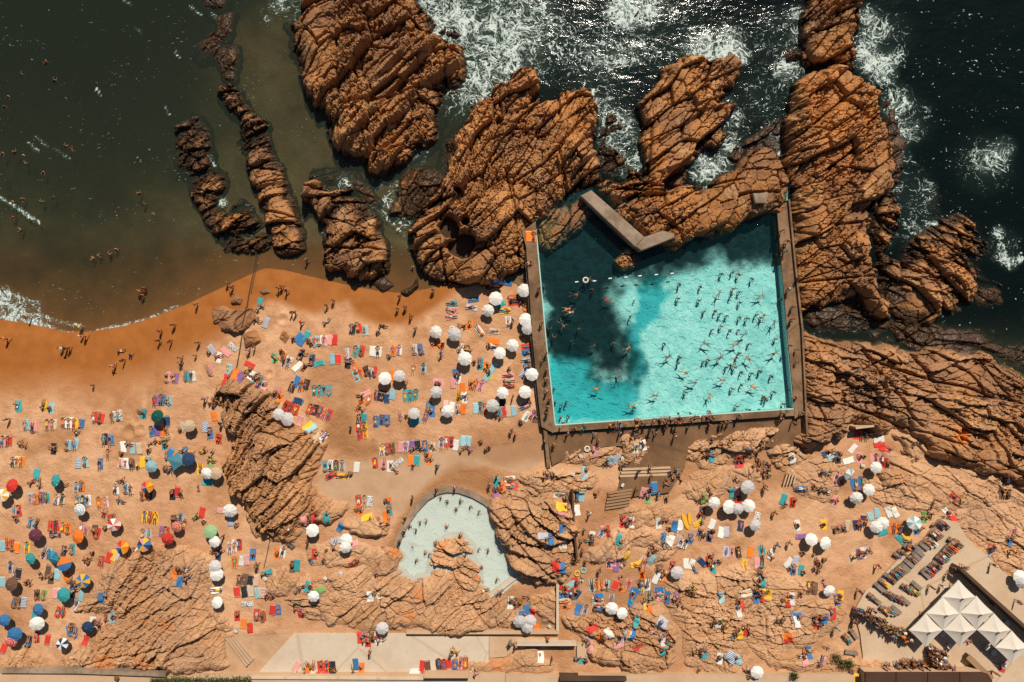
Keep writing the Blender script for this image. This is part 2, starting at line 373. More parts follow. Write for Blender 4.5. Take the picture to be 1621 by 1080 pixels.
def rock(pts, H, theta, label, seed, amp=1.0, size=1.0, edge=1.4, sea=True, pale=0.0, zref=None, jag=1.5, holes=(), rust=(), base=None, lift=0.0, wetrock=1.0, dome=0.0, name='rock_outcrop', group=None, strat=1.0):
    zr = (H * .5 if sea else 1.5 + H * .5) if zref is None else zref
    poly = PW(pts, zr)
    xs_, ys_ = zip(*poly)
    xs = np.arange(min(xs_) - 1.5, max(xs_) + 1.5, ROCK_STEP); ys = np.arange(min(ys_) - 1.5, max(ys_) + 1.5, ROCK_STEP)
    X, Y = np.meshgrid(xs, ys)
    d0 = sdf(poly, X, Y)
    d = d0 + (fbm(X * .35, Y * .35, seed + 5, 4) - .5) * 2 * jag + .35 * jag
    big_, small_, tint = rock_detail(X, Y, theta, seed, size, amp, strat)
    prof = 1 - np.exp(-np.maximum(d, 0) / (edge * (.25 + 1.1 * fbm(X * .13, Y * .13, seed + 6, 2))))
    broad = .72 + .56 * fbm(X * .09, Y * .09, seed + 8, 3)
    g = ground_fields(X, Y)[0] if base is None else np.full(X.shape, base)
    g = np.maximum(g, -.9)
    r = np.max(d) + 1e-6
    dm = 1 + dome * (np.sqrt(np.clip(d / r, 0, 1)) - .6)
    Z = g + lift + (.12 if pale == 1 else 0) + prof * H * broad * dm + (big_ * np.clip(H / 2.2, .28, 1.15) + small_ * np.clip(H / 1.4, .55, 1.1)) * (.25 + .75 * prof) * sstep(-1.0, .6, d)
    Z += np.where(d < 0, d * 1.6, 0)
    for (hx, hy, hr, hz) in holes:
        cx, cy = W(hx, hy, zr); rr = np.sqrt((X - cx) ** 2 + (Y - cy) ** 2) / (hr / 10) + (fbm(X * .4, Y * .4, seed + 12, 3) - .5) * 1.5
        Z = np.where(rr < 1.3, np.minimum(Z, hz + (Z - hz) * sstep(.75, 1.3, rr)), Z)
    F = grid_faces(len(xs), len(ys))
    keep = (d > -.9).ravel()
    F = F[keep[F].any(1)]
    used = np.zeros(X.size, bool); used[F.ravel()] = True
    idx = np.cumsum(used) - 1
    V = np.stack([X, Y, Z], -1).reshape(-1, 3)[used]
    tint = tint + ((seed * 37 % 11) / 10 - .5) * .35
    pl = np.full(X.shape, float(pale)); ru = np.zeros(X.shape)
    for (hx, hy, hr, k) in rust:
        cx, cy = W(hx, hy, zr); ru = np.maximum(ru, k * sstep(1.2, .3, np.sqrt((X - cx) ** 2 + (Y - cy) ** 2) / (hr / 10) + (fbm(X * .5, Y * .5, 40, 4) - .5) * .8))
    at = {k: v.ravel()[used] for k, v in dict(tint=tint, pale=pl, rust=ru, wetrock=np.full(X.shape, wetrock)).items()}
    me = mesh_np(name, V, idx[F], (M_ROCK,), at, smooth=False)
    o = props(link(name, me), label, 'rock', group)
    SURF.append((xs, ys, np.where(d > -.9, Z, -99)))
    return o
T = tp
rock(T('B', [(250, -80), (250, 20), (180, 110), (210, 230), (230, 330), (250, 430), (330, 560), (390, 660), (430, 780), (510, 890), (620, 960), (700, 1040), (780, 1020), (900, 985), (1010, 890), (1080, 830), (1110, 700), (1180, 560), (1280, 450), (1300, 300), (1290, 230), (1180, 200), (1110, 180), (1100, 110), (1030, 40), (940, -80)]),
     5.2, 42, 'largest round sea rock, orange brown and ridged, at the top between bay and surf', 101, amp=1.15, dome=.35, edge=2.0)
rock(T('A', [(1225, -50), (1330, -50), (1330, 50), (1230, 40)]), 1.25, 60, 'small dark wet rock at the top edge of the bay', 102, amp=.4, edge=1.0)
rock(T('A', [(1185, 260), (1240, 180), (1300, 170), (1300, 90), (1390, 80), (1400, 190), (1340, 260), (1420, 280), (1450, 400), (1420, 490), (1360, 480), (1330, 380), (1280, 310), (1210, 320)]), 1.3, 60, 'dark weedy reef just breaking the surface left of the largest sea rock', 103, amp=.4, edge=1.0)
rock([(347, 140), (358, 135), (372, 150), (392, 165), (410, 190), (420, 215), (428, 240), (440, 260), (452, 290), (462, 310), (470, 345), (478, 375), (480, 395), (460, 402), (440, 395), (428, 375), (418, 355), (410, 330), (402, 300), (398, 275), (392, 245), (378, 215), (375, 190), (352, 170)],
     2.1, 20, 'long narrow orange rock ridge reaching from the bay down to the wet sand', 104, edge=.9, amp=.9)
rock([(275, 200), (290, 190), (305, 185), (318, 205), (330, 235), (340, 255), (345, 280), (350, 300), (345, 320), (352, 330), (380, 325), (400, 335), (412, 360), (420, 385), (405, 390), (380, 395), (355, 390), (338, 375), (322, 350), (310, 325), (298, 305), (288, 280), (275, 250)],
     1.55, 25, 'dark wet rock ridge with white water on it, leftmost in the bay', 105, edge=.9, amp=.85)
rock(T('F', [(270, 200), (330, 130), (400, 100), (440, 170), (520, 140), (600, 140), (640, 190), (690, 260), (740, 360), (790, 450), (805, 540), (790, 640), (720, 690), (640, 690), (560, 650), (480, 610), (410, 590), (400, 480), (430, 380), (370, 320), (340, 240)]),
     3.6, 24, 'oval ridged rock standing in the wet sand below the largest sea rock', 106, edge=1.2, dome=.2)
rock([(648, 345), (660, 320), (690, 300), (703, 270), (706, 245), (720, 215), (738, 190), (745, 170), (760, 155), (780, 150), (790, 130), (820, 110), (845, 110), (858, 125), (852, 140), (835, 155), (830, 175), (845, 165), (870, 150), (900, 145), (925, 145), (945, 165), (955, 185), (950, 205), (935, 215), (940, 235), (950, 250), (945, 280), (930, 300), (910, 310), (880, 325), (850, 345), (835, 360), (830, 400), (832, 425), (800, 440), (770, 445), (745, 455), (720, 450), (690, 440), (665, 425), (650, 400), (645, 370)],
     4.3, 44, 'wide cracked rock with a dark tide pool, left of the swimming pool', 107, amp=1.1, edge=1.5, holes=((714, 362, 15, .3), (736, 384, 17, .3), (716, 392, 11, .35), (738, 352, 8, .5), (724, 300, 6, .6), (790, 190, 6, .8)))
rock([(622, 300), (650, 268), (690, 262), (702, 290), (664, 322), (646, 348), (612, 342)], 1.5, 40, 'low black weedy rock in the channel beside the tide pool rock', 108, amp=.5, edge=.8)
rock(T('C', [(855, 580), (960, 490), (1000, 410), (1130, 350), (1280, 330), (1440, 370), (1460, 400), (1400, 480), (1340, 540), (1310, 620), (1390, 620), (1410, 650), (1370, 780), (1300, 850), (1200, 890), (1150, 1040), (1100, 1130), (900, 1150), (840, 1080), (850, 1000), (800, 900), (790, 840), (830, 760), (820, 660)]),
     3.6, 36, 'tall cracked rock in the surf above the diving slab', 109, amp=1.1, edge=1.3)
rock([(940, 290), (960, 275), (985, 280), (1000, 268), (1030, 278), (1060, 297), (1090, 293), (1110, 300), (1130, 285), (1150, 270), (1170, 255), (1200, 240), (1215, 225), (1230, 235), (1252, 265), (1257, 290), (1250, 316), (1230, 327), (1180, 347), (1140, 367), (1100, 378), (1070, 387), (1046, 392), (1025, 384), (1000, 352), (968, 322), (942, 300)],
     3.9, 30, 'rock bank closing the top side of the swimming pool', 110, amp=1.0, edge=1.3)
rock(T('G', [(690, 590), (730, 510), (800, 500), (870, 540), (860, 590), (800, 630), (720, 620)]), 2.7, 20, 'small rock in the pool under the corner of the diving slab', 111, amp=.7, edge=1.0)
rock([(848, 362), (880, 340), (920, 318), (945, 330), (935, 352), (905, 372), (870, 392), (852, 390)], 2.3, 40, 'low dark rock shelf in the top left corner of the pool', 112, amp=.7, edge=1.4)
rock(T('D', [(310, -60), (650, -60), (655, 80), (640, 180), (560, 250), (620, 280), (640, 330), (600, 390), (500, 390), (320, 410), (280, 370), (200, 360), (200, 310), (260, 250), (280, 100)]),
     3.2, 38, 'dark brown rock at the top edge with foam on its right side', 113, amp=1.1, edge=1.4)
rock([(1262, 125), (1290, 108), (1345, 105), (1372, 118), (1403, 145), (1404, 185), (1408, 230), (1415, 270), (1414, 293), (1400, 312), (1377, 327), (1381, 351), (1379, 379), (1387, 405), (1393, 441), (1394, 455), (1410, 480), (1420, 505), (1400, 512), (1382, 500), (1366, 477), (1330, 475), (1300, 482), (1268, 492), (1262, 440), (1256, 400), (1253, 350), (1252, 320), (1256, 300), (1250, 270), (1252, 230), (1250, 190), (1255, 160)],
     4.4, 34, 'long rust brown rock wall along the right side of the swimming pool', 114, amp=1.1, edge=1.3, strat=.35)
rock([(1405, 300), (1425, 330), (1422, 380), (1405, 400), (1440, 420), (1470, 400), (1480, 440), (1440, 470), (1402, 462), (1388, 400), (1382, 340)], 2.1, -30, 'dark low wet rocks between the long rock wall and the right hand reef', 159, amp=.7, edge=1.2)
rock(T('H', [(760, 600), (800, 570), (850, 620), (950, 540), (940, 420), (1060, 370), (1100, 320), (1250, 310), (1400, 370), (1470, 470), (1450, 540), (1350, 600), (1400, 680), (1540, 760), (1530, 830), (1440, 860), (1300, 850), (1270, 900), (1200, 950), (1050, 980), (870, 960), (830, 900), (760, 800)]),
     2.7, -28, 'low wet reef in the dark sea at the right', 115, amp=.95, edge=1.6, strat=.3)
rock(T('H', [(990, 250), (1010, 190), (1060, 150), (1110, 190), (1100, 270), (1040, 290)]), .75, 20, 'small wave washed rock alone above the right hand reef', 116, amp=.5, edge=.8)
rock(T('L', [(800, 80), (850, 30), (920, 15), (960, 30), (900, 90), (840, 100)]), .9, 10, 'small wet boulders in the dark channel', 117, amp=.6, edge=.8)
rock(T('C', [(730, 110), (800, 40), (900, 40), (910, 110), (850, 180), (760, 180)]), .8, 40, 'round wave washed rock in the foam at the top edge', 118, amp=.6, edge=.8)
rock(T('C', [(110, 260), (200, 210), (290, 300), (270, 380), (150, 380)]), .9, 40, 'dark rock in the white surf above the tide pool rock', 119, amp=.6, edge=.8)
rock(T('C', [(600, 330), (680, 280), (780, 260), (880, 310), (850, 350), (740, 330), (640, 370)]), .7, 30, 'thin streak of rock just out of the sea above the diving slab', 120, amp=.5, edge=.8)
rock(T('L', [(285, 60), (330, 50), (400, 100), (500, 110), (640, 95), (800, 100), (900, 120), (980, 160), (1100, 130), (1250, 150), (1400, 160), (1530, 190), (1575, 240), (1680, 255), (1900, 330), (1900, 1000), (1680, 1000), (1500, 880), (1420, 900), (1250, 840), (1200, 850), (1100, 780), (1060, 720), (900, 620), (820, 680), (720, 640), (590, 590), (440, 690), (330, 740), (240, 690), (290, 640), (285, 300)]),
     3.6, -24, 'broad brown rock massif right of the pool with an orange patch', 121, amp=.95, edge=1.6, sea=False, pale=.42, size=1.0, zref=2.2, strat=.0, wetrock=.35, rust=((1517, 690, 15, .85),))
rock(T('L', [(800, 780), (880, 790), (1000, 790), (1100, 820), (1250, 850), (1400, 940), (1480, 880), (1680, 980), (1900, 1000), (1900, 1180), (1500, 1060), (1300, 1120), (1000, 1000), (900, 940), (800, 930)]),
     .75, -30, 'pale flat bedrock below the rock with the orange patch', 122, amp=.75, sea=False, pale=1, edge=1.6, zref=1.6, wetrock=0)
rock([(335, 620), (345, 605), (370, 598), (390, 605), (405, 618), (425, 625), (432, 640), (425, 655), (440, 668), (470, 675), (500, 688), (512, 705), (505, 725), (500, 745), (490, 765), (495, 785), (485, 815), (470, 840), (450, 855), (430, 850), (405, 840), (390, 820), (385, 800), (365, 780), (358, 760), (350, 735), (360, 715), (365, 695), (350, 680), (348, 660), (360, 650), (340, 635)],
     2.9, 40, 'steep ridged rock dividing the two halves of the beach', 123, strat=.7, amp=1.05, sea=False, pale=.4, edge=1.4, wetrock=0)
rock(T('M', [(450, 640), (530, 560), (560, 480), (640, 410), (680, 350), (780, 290), (900, 250), (1000, 240), (1100, 260), (1190, 300), (1220, 420), (1200, 520), (1240, 600), (1330, 720), (1360, 800), (1340, 900), (1380, 1000), (1100, 1010), (600, 1010), (380, 950), (520, 850), (600, 780), (700, 680), (560, 660)]),
     1.7, 42, 'wide tan rock slope at the bottom left of the beach', 124, strat=.35, amp=.85, sea=False, pale=.95, edge=2.0, wetrock=0, rust=((165, 1045, 18, .45), (225, 1055, 20, .4), (265, 990, 14, .3)))
rock(T('M', [(0, 980), (50, 900), (130, 870), (220, 910), (250, 1000), (0, 1010)]), 1.1, 45, 'tan rock in the bottom left corner', 125, amp=.8, sea=False, pale=.9, edge=1.2, wetrock=0)
rock(T('M', [(350, 960), (400, 890), (480, 850), (520, 880), (440, 960)]), 1.0, 45, 'small tan rock beside the navy striped parasol', 126, amp=.8, sea=False, pale=.9, edge=1.0, wetrock=0)
rock([(782, 806), (798, 775), (830, 785), (860, 795), (905, 800), (908, 840), (912, 880), (905, 905), (880, 925), (850, 928), (828, 915), (814, 900), (803, 865), (787, 845)],
     1.9, -18, 'layered orange rock right of the small pool', 127, amp=1.0, sea=False, pale=.75, edge=1.3, wetrock=0)
rock([(500, 960), (540, 930), (580, 915), (612, 908), (640, 914), (675, 918), (690, 908), (720, 915), (762, 936), (785, 944), (800, 957), (830, 987), (800, 998), (740, 1000), (640, 1000), (560, 998), (520, 990)],
     1.1, 30, 'orange rock ledge between the small pool and the pale terrace', 128, amp=1.0, sea=False, pale=.85, edge=1.5, wetrock=0, rust=((665, 940, 14, .45), (650, 975, 14, .4)))
rock([(673, 912), (678, 890), (686, 868), (690, 855), (706, 850), (725, 853), (736, 868), (752, 888), (762, 905), (766, 927), (735, 930), (700, 922)],
     1.45, -15, 'rock island jutting into the small pool', 129, amp=.9, sea=False, pale=.75, edge=1.0, zref=1.8, wetrock=0, rust=((700, 865, 7, .5), (758, 915, 8, .4)))
rock(T('N', [(700, 330), (800, 260), (880, 260), (905, 310), (870, 370), (810, 430), (740, 430), (700, 400)]), 1.1, 40, 'orange rock at the left lip of the small pool', 130, amp=.8, sea=False, pale=.8, edge=1.1, wetrock=0, rust=((625, 875, 8, .6),))
rock(T('N', [(480, 320), (560, 300), (620, 320), (580, 350), (500, 345)]), .6, 10, 'small flat rock left of the small pool', 131, amp=.6, sea=False, pale=1, edge=.7, wetrock=0)
rock(T('N', [(240, 600), (300, 560), (420, 570), (500, 610), (480, 660), (380, 680), (290, 650)]), 1.2, 10, 'dark sided rock ledge under the round white parasol', 132, amp=.9, sea=False, pale=.9, edge=.9, wetrock=0)
rock(T('N', [(90, 470), (130, 420), (200, 410), (250, 460), (220, 530), (150, 560), (100, 530)]), .7, 60, 'rounded tan rock beside the cooler boxes', 133, amp=.7, sea=False, pale=.95, edge=1.0, wetrock=0)
rock(T('N', [(540, 120), (640, 80), (760, 90), (815, 140), (790, 190), (690, 180), (600, 160)]), .95, 15, 'flat rock above left of the small pool with a black hollow', 134, amp=.9, sea=False, pale=.95, edge=.9, wetrock=0)
rock(T('N', [(-30, 60), (100, 60), (200, 130), (320, 140), (240, 210), (120, 240), (20, 200)]), 1.0, 20, 'low rocks at the foot of the ridged beach rock', 135, amp=.9, sea=False, pale=.8, edge=1.0, wetrock=0)
rock(T('N', [(500, 440), (600, 400), (720, 400), (800, 440), (900, 430), (960, 470), (940, 600), (800, 640), (600, 640), (460, 620), (560, 540)]), .75, 20, 'tan rock flat with hollows left of the rock ledge', 136, amp=.9, sea=False, pale=1, edge=1.2, wetrock=0)
rock(T('K', [(50, 930), (130, 870), (250, 850), (430, 870), (540, 930), (520, 970), (420, 990), (280, 985), (200, 1000), (120, 980)]), 1.2, 8, 'flat topped rock where three people sit, below the pool corner', 137, amp=.7, sea=False, pale=.95, edge=.8, wetrock=0)
rock(T('K', [(380, 770), (470, 705), (570, 722), (690, 695), (720, 745), (690, 790), (560, 800), (440, 820), (370, 805)]), .9, 15, 'low tan rock with a white ring on it below the pool', 138, amp=.7, sea=False, pale=.95, edge=.9, wetrock=0)
rock(T('K', [(710, 695), (780, 672), (880, 672), (890, 712), (830, 782), (720, 852), (700, 822), (730, 765)]), 1.2, 35, 'tan boulder beside the damp ramp below the pool', 139, amp=.7, sea=False, pale=.95, edge=.9, wetrock=0)
rock(T('K', [(1110, 695), (1170, 648), (1300, 655), (1420, 645), (1560, 620), (1650, 620), (1720, 665), (1700, 722), (1600, 762), (1480, 772), (1380, 782), (1330, 832), (1240, 862), (1180, 852), (1120, 792)]), 1.3, 25, 'knobbly tan rock below the pool crowded with sitters', 140, amp=.9, sea=False, pale=.95, edge=1.1, wetrock=0)
rock(T('L', [(110, 740), (170, 718), (250, 732), (285, 780), (260, 820), (180, 860), (120, 820)]), 1.1, 10, 'round tan boulder with one sitter near the pool corner', 141, amp=.6, sea=False, pale=1, edge=.9, wetrock=0)
rock(T('K', [(0, 1010), (100, 990), (300, 1015), (270, 1080), (0, 1090)]), .9, 10, 'tan rock between the flat topped rock and the small pool', 142, amp=.8, sea=False, pale=.9, edge=.9, wetrock=0)
rock(T('O', [(400, 720), (440, 685), (600, 675), (780, 645), (900, 635), (1000, 660), (1035, 740), (1015, 900), (1035, 970), (960, 1010), (860, 990), (760, 1010), (640, 1000), (560, 960), (540, 900), (600, 850), (500, 790), (420, 770)]), 1.3, -22, 'weathered brown rock above the bottom wall with a red striped towel', 143, amp=1.0, sea=False, pale=.8, edge=1.2, wetrock=0)
rock(T('O', [(1060, 700), (990, 560), (1000, 480), (1100, 430), (1300, 400), (1450, 390), (1620, 420), (1800, 480), (2000, 560), (2040, 640), (2000, 760), (1900, 820), (1740, 900), (1640, 960), (1560, 860), (1460, 830), (1440, 940), (1400, 1000), (1300, 1010), (1200, 960), (1120, 960), (1080, 880)]), .7, -24, 'broad rough bedrock covered in scattered sunbathers, lower right', 144, amp=.95, strat=.3, sea=False, pale=1, edge=1.6, wetrock=0, size=.9)
rock(T('O', [(520, 285), (600, 262), (650, 192), (760, 162), (800, 182), (840, 132), (1000, 180), (880, 240), (780, 262), (700, 330), (560, 342)]), .9, 28, 'tan rock beside the stony path with yellow and violet towels', 145, amp=.9, sea=False, pale=1, edge=1.0, wetrock=0)
rock(T('O', [(680, 60), (760, 20), (900, 10), (1030, 40), (960, 80), (860, 92), (740, 62)]), .7, 20, 'low rock above the tan rock by the stony path', 146, amp=.8, sea=False, pale=1, edge=.9, wetrock=0)
rock(T('O', [(-320, 975), (-180, 955), (-60, 945), (60, 925), (170, 900), (270, 960), (270, 1005), (0, 1025), (-280, 1025)]), .7, 8, 'long orange slab of rock at the bottom beside the stairs', 147, amp=.5, sea=False, pale=.9, edge=.8, wetrock=0, rust=((790, 1050, 20, .35),))
rock(T('O', [(170, 570), (300, 550), (310, 735), (240, 720), (180, 630)]), .9, -30, 'shaded rock in the corner of the walled yard', 148, amp=.7, sea=False, pale=.7, edge=.8, wetrock=0)
rock(T('Q', [(100, 930), (200, 900), (420, 930), (560, 950), (740, 960), (700, 1000), (480, 985), (260, 1030), (120, 1010)]), .6, 5, 'low pale stones with shrubs at the bottom right', 149, amp=.7, sea=False, pale=1, edge=.9, wetrock=0)
rock(T('L', [(780, 890), (850, 870), (900, 890), (895, 945), (800, 935)]), 1.3, -10, 'dark sided boulder beside a white parasol, right of centre', 150, amp=.7, sea=False, pale=.7, edge=.6, wetrock=0)
rock(T('L', [(880, 660), (980, 640), (1060, 700), (1090, 770), (1020, 800), (930, 740)]), 1.0, -30, 'grey boulder where someone lies, left of the orange patch', 151, amp=.6, sea=False, pale=.8, edge=.8, wetrock=0)
rock(T('E', [(1300, 910), (1340, 895), (1400, 905), (1480, 890), (1530, 890), (1560, 940), (1520, 980), (1440, 1020), (1370, 1000), (1300, 970)]), 1.2, 20, 'flat grey rock on the wet sand under the pipe', 152, amp=.7, sea=False, zref=1, pale=.1, edge=.6, wetrock=0)
rock(T('E', [(1400, 840), (1435, 785), (1475, 820), (1460, 850), (1410, 850)]), .8, 20, 'small grey rock on the wet sand above the flat grey rock', 153, amp=.5, sea=False, zref=.8, edge=.4, wetrock=0, jag=.4)
rock(T('F', [(715, 715), (800, 690), (850, 740), (790, 770)]), .8, 30, 'small wet stones in the sand inlet', 154, amp=.5, edge=.5, jag=.6)
rock(T('F', [(910, 785), (975, 745), (1000, 690), (1015, 750), (950, 800)]), .8, 30, 'narrow stone at the end of the sand inlet', 155, amp=.5, edge=.5, jag=.5)
rock(T('I', [(1480, 35), (1550, 20), (1580, 70), (1500, 120)]), .8, 30, 'grey boulder on the sand below the pipe', 156, amp=.5, sea=False, edge=.5, zref=1, jag=.5, wetrock=0)
rock(T('F', [(40, 775), (85, 755), (105, 785), (60, 798)]), .6, 10, 'single stone where wet sand turns dry', 157, amp=.4, sea=False, edge=.4, zref=.8, jag=.3, wetrock=0)
rock(T('J', [(145, 60), (180, 10), (220, 50), (190, 100)]), .5, 10, 'dark stone above the left towels of the upper beach', 158, amp=.4, sea=False, edge=.5, jag=.4, wetrock=0)
rock(T('L', [(230, 860), (420, 800), (520, 850), (500, 1000), (420, 1060), (300, 1040), (220, 960)]), .55, -20, 'low tan bedrock with sitters left of the paired white parasols', 160, amp=.8, sea=False, pale=1, edge=1.2, wetrock=0, strat=.3)
rock(T('L', [(690, 935), (900, 945), (1050, 1005), (1200, 1090), (1000, 1100), (820, 1090), (680, 1020)]), .5, -28, 'low tan bedrock between the white parasols and the loungers', 161, amp=.8, sea=False, pale=1, edge=1.2, wetrock=0, strat=.3)
rock(T('Q', [(1235, 60), (1500, -20), (1800, 0), (1800, 620), (1640, 520), (1560, 420), (1380, 230), (1260, 180)]), .42, -35, 'sandy bedrock at the right edge above the bar terrace', 162, amp=.8, sea=False, pale=1, edge=1.6, wetrock=0, strat=.3)
rock(T('K', [(1120, 990), (1180, 920), (1400, 850), (1560, 880), (1500, 950), (1340, 1000), (1200, 1060)]), .55, 25, 'low tan bedrock above the row of white parasols', 163, amp=.8, sea=False, pale=1, edge=1.0, wetrock=0, strat=.3)
rock(T('N', [(330, 250), (520, 230), (680, 250), (800, 300), (720, 335), (560, 345), (380, 330)]), .45, 12, 'flat tan bedrock left of the small pool lip', 164, amp=.8, sea=False, pale=1, edge=1.0, wetrock=0, strat=.3)
rock(T('N', [(250, 480), (330, 440), (480, 470), (520, 555), (400, 575), (280, 560)]), .5, 20, 'low tan rock above the round white parasol', 165, amp=.8, sea=False, pale=1, edge=1.0, wetrock=0, strat=.3)
rock(T('O', [(1000, 170), (1060, 160), (1070, 260), (980, 330), (900, 330), (920, 250)]), .4, 20, 'small low bedrock beside the blue and white towels', 166, amp=.8, sea=False, pale=1, edge=.9, wetrock=0, strat=.3)
rock(T('M', [(1180, 300), (1280, 330), (1270, 500), (1330, 640), (1400, 740), (1330, 730), (1240, 600), (1210, 480)]), .7, 60, 'narrow tan rock rib left of the column of white parasols', 167, amp=.8, sea=False, pale=.95, edge=1.0, wetrock=0, strat=.5)
rock([(455, 790), (490, 782), (520, 795), (545, 803), (535, 820), (500, 822), (470, 838), (450, 850), (430, 830)], 1.1, 25, 'tan shoulder of rock at the lower right of the steep ridged rock', 168, amp=.8, sea=False, pale=.85, edge=1.0, wetrock=0, strat=.5)

rock(T('B', [(1110, 150), (1190, 130), (1290, 200), (1320, 260), (1290, 300), (1200, 230), (1120, 220)]), 1.5, 30, 'dark wet ledge in the surf on the right flank of the largest sea rock', 170, amp=.7, edge=.7, jag=1.8)
rock([(950, 160), (968, 172), (975, 200), (965, 225), (985, 245), (1000, 262), (975, 280), (950, 262), (945, 225), (955, 195)], 1.5, 40, 'black wet ledges in the foam between the tide pool rock and the tall cracked rock', 171, amp=.7, edge=.7, jag=1.8)
rock([(1160, 250), (1190, 225), (1215, 205), (1240, 190), (1250, 215), (1235, 240), (1205, 245), (1175, 265)], 1.4, 30, 'dark wet ledge in the foam above the rock bank', 172, amp=.7, edge=.7, jag=1.6)
rock([(1400, 515), (1440, 500), (1500, 512), (1560, 522), (1640, 545), (1640, 590), (1560, 575), (1500, 562), (1430, 548)], 1.25, -15, 'black wet shelf in the dark channel at the right edge', 173, amp=.7, edge=1.0, jag=1.8)
rock([(1280, 495), (1330, 482), (1375, 486), (1410, 510), (1390, 530), (1340, 520), (1290, 525)], 1.15, -20, 'black wet rocks in the shaded channel under the long rock wall', 174, amp=.6, edge=.8, jag=1.6)
rock([(700, 285), (715, 250), (735, 215), (720, 205), (702, 230), (690, 262)], 1.1, 45, 'dark weedy ledge on the left flank of the tide pool rock', 175, amp=.6, edge=.7, jag=1.3)
rock([(1405, 150), (1425, 190), (1432, 240), (1428, 290), (1412, 300), (1408, 240), (1400, 190)], 1.3, 30, 'dark wet fringe on the seaward side of the long rock wall', 176, amp=.6, edge=.7, jag=1.4)
rock([(490, 262), (515, 268), (560, 272), (575, 300), (600, 320), (590, 335), (560, 300), (520, 290), (495, 285)], 1.1, 20, 'weedy ledge above the oval ridged rock', 177, amp=.6, edge=.7, jag=1.2)
# ================================================================== sea
FOAM = [(720, 90, 110, .33), (860, 70, 80, .33), (940, 60, 70, .33), (1060, 60, 90, .33), (950, 140, 60, .33), (990, 230, 40, .4), (1140, 210, 50, .33), (1210, 150, 50, .33), (1230, 60, 50, .33), (1400, 60, 50, .33), (1430, 190, 50, .33), (1440, 300, 40, .33), (1450, 350, 40, .33), (1590, 390, 30, .33), (1560, 260, 50, .33), (740, 160, 40, .4), (655, 240, 30, .33), (630, 310, 30, .33), (480, 20, 30, .33),  # px, py, radius px, strength
    (700, 60, 70, .9), (760, 40, 80, .95), (800, 90, 70, .9), (740, 120, 40, .7), (690, 20, 60, .8), (840, 30, 60, .7), (790, 130, 40, .8), (440, 8, 16, .9), (425, 30, 8, .6),
    (990, 12, 34, 1.), (1015, 15, 36, .9), (1040, 8, 24, .7), (985, 40, 20, .7), (960, 90, 40, .5), (1005, 78, 24, .6), (1110, 78, 32, 1.), (1150, 72, 36, 1.), (1175, 90, 16, .9), (1130, 105, 18, .7),
    (935, 160, 14, .6), (955, 180, 24, .7), (985, 195, 22, .85), (970, 215, 30, .7), (995, 262, 24, .9), (1015, 250, 14, .8), (960, 240, 20, .6), (1000, 215, 14, .6), (1150, 160, 14, .8), (1160, 190, 14, .6), (1155, 230, 20, .6),
    (1125, 275, 30, 1.), (1110, 262, 24, .8), (1145, 262, 18, .8), (1240, 245, 14, 1.2), (1248, 225, 8, 1.), (1232, 215, 26, .7), (1250, 112, 24, 1.), (1235, 115, 14, .9), (1262, 60, 16, .7), (1258, 25, 18, .6),
    (1375, 25, 20, .8), (1395, 45, 20, .6), (1375, 62, 24, 1.1), (1370, 90, 26, 1.1), (1390, 105, 30, 1.1), (1405, 120, 18, .9), (1415, 90, 16, .8), (1420, 155, 24, .75), (1410, 175, 16, .9), (1435, 165, 14, .7),
    (1440, 205, 22, .7), (1425, 225, 16, .7), (1430, 250, 16, .4), (1575, 250, 26, .95), (1590, 235, 20, .7), (1555, 258, 22, .5), (1580, 368, 11, 1.1), (1585, 390, 7, 1.), (1588, 410, 10, 1.1), (1600, 418, 12, 1.1), (1612, 412, 8, 1.),
    (1475, 362, 16, .6), (1455, 368, 12, .6), (1390, 350, 14, .5), (1400, 375, 20, .5), (1470, 300, 14, .6), (545, 290, 13, .9), (320, 235, 8, .9), (312, 215, 9, .8), (330, 252, 8, .9), (352, 100, 6, 1.), (352, 320, 9, .8), (595, 290, 14, .5), (620, 330, 20, .5), (640, 350, 14, .5),
    (10, 490, 30, .95), (40, 505, 24, .9), (62, 512, 14, .8), (0, 470, 20, .6), (-40, 490, 40, .9), (60, 482, 12, .5)]
LINES = [([(0, 312), (15, 322), (40, 338), (62, 352)], 3, 1.), ([(62, 512), (85, 522), (110, 529), (140, 530), (165, 523), (195, 516), (215, 512)], 4.5, .95), ([(0, 500), (30, 508), (60, 514)], 6, 1.), ([(60, 497), (95, 510), (130, 517)], 3, .7), ([(0, 462), (30, 470), (55, 480)], 4, .8), ([(215, 512), (250, 498), (285, 484)], 3, .7),
         ([(195, 0), (208, 8)], 2, .9), ([(300, 10), (318, 24)], 2, .9), ([(214, 44), (224, 52)], 1.6, .9), ([(277, 82), (284, 91)], 1.6, .9), ([(152, 140), (159, 152)], 1.5, .9), ([(260, 168), (268, 182)], 1.5, .8), ([(335, 22), (362, 48)], 3, .7),
         ([(45, 225), (60, 240)], 2, .7), ([(85, 235), (110, 252)], 2, .6), ([(585, 322), (612, 345), (640, 372)], 2, .8), ([(290, 210), (305, 225), (322, 245), (340, 262)], 3, 1.), ([(55, 215), (75, 232)], 2, .6)]
sx, sy = axis(-84, 84, .32, 420), axis(-6, 58, .32, 420)
sy = sy[sy > -9.0]
sy = np.concatenate([[-8.0, -7, -6.5], sy[sy >= -6.0]])
SX, SY = np.meshgrid(sx, sy)
foam = np.zeros(SX.shape)
for px, py, r, k in FOAM:
    cx, cy = W(px, py); dd = np.sqrt((SX - cx) ** 2 + (SY - cy) ** 2) / ((r if r < 45 else 45 + (r - 45) * .75) / 10)
    foam = 1 - (1 - foam) * (1 - np.clip(k * .86, 0, .98) * sstep(1.35, .25, dd))
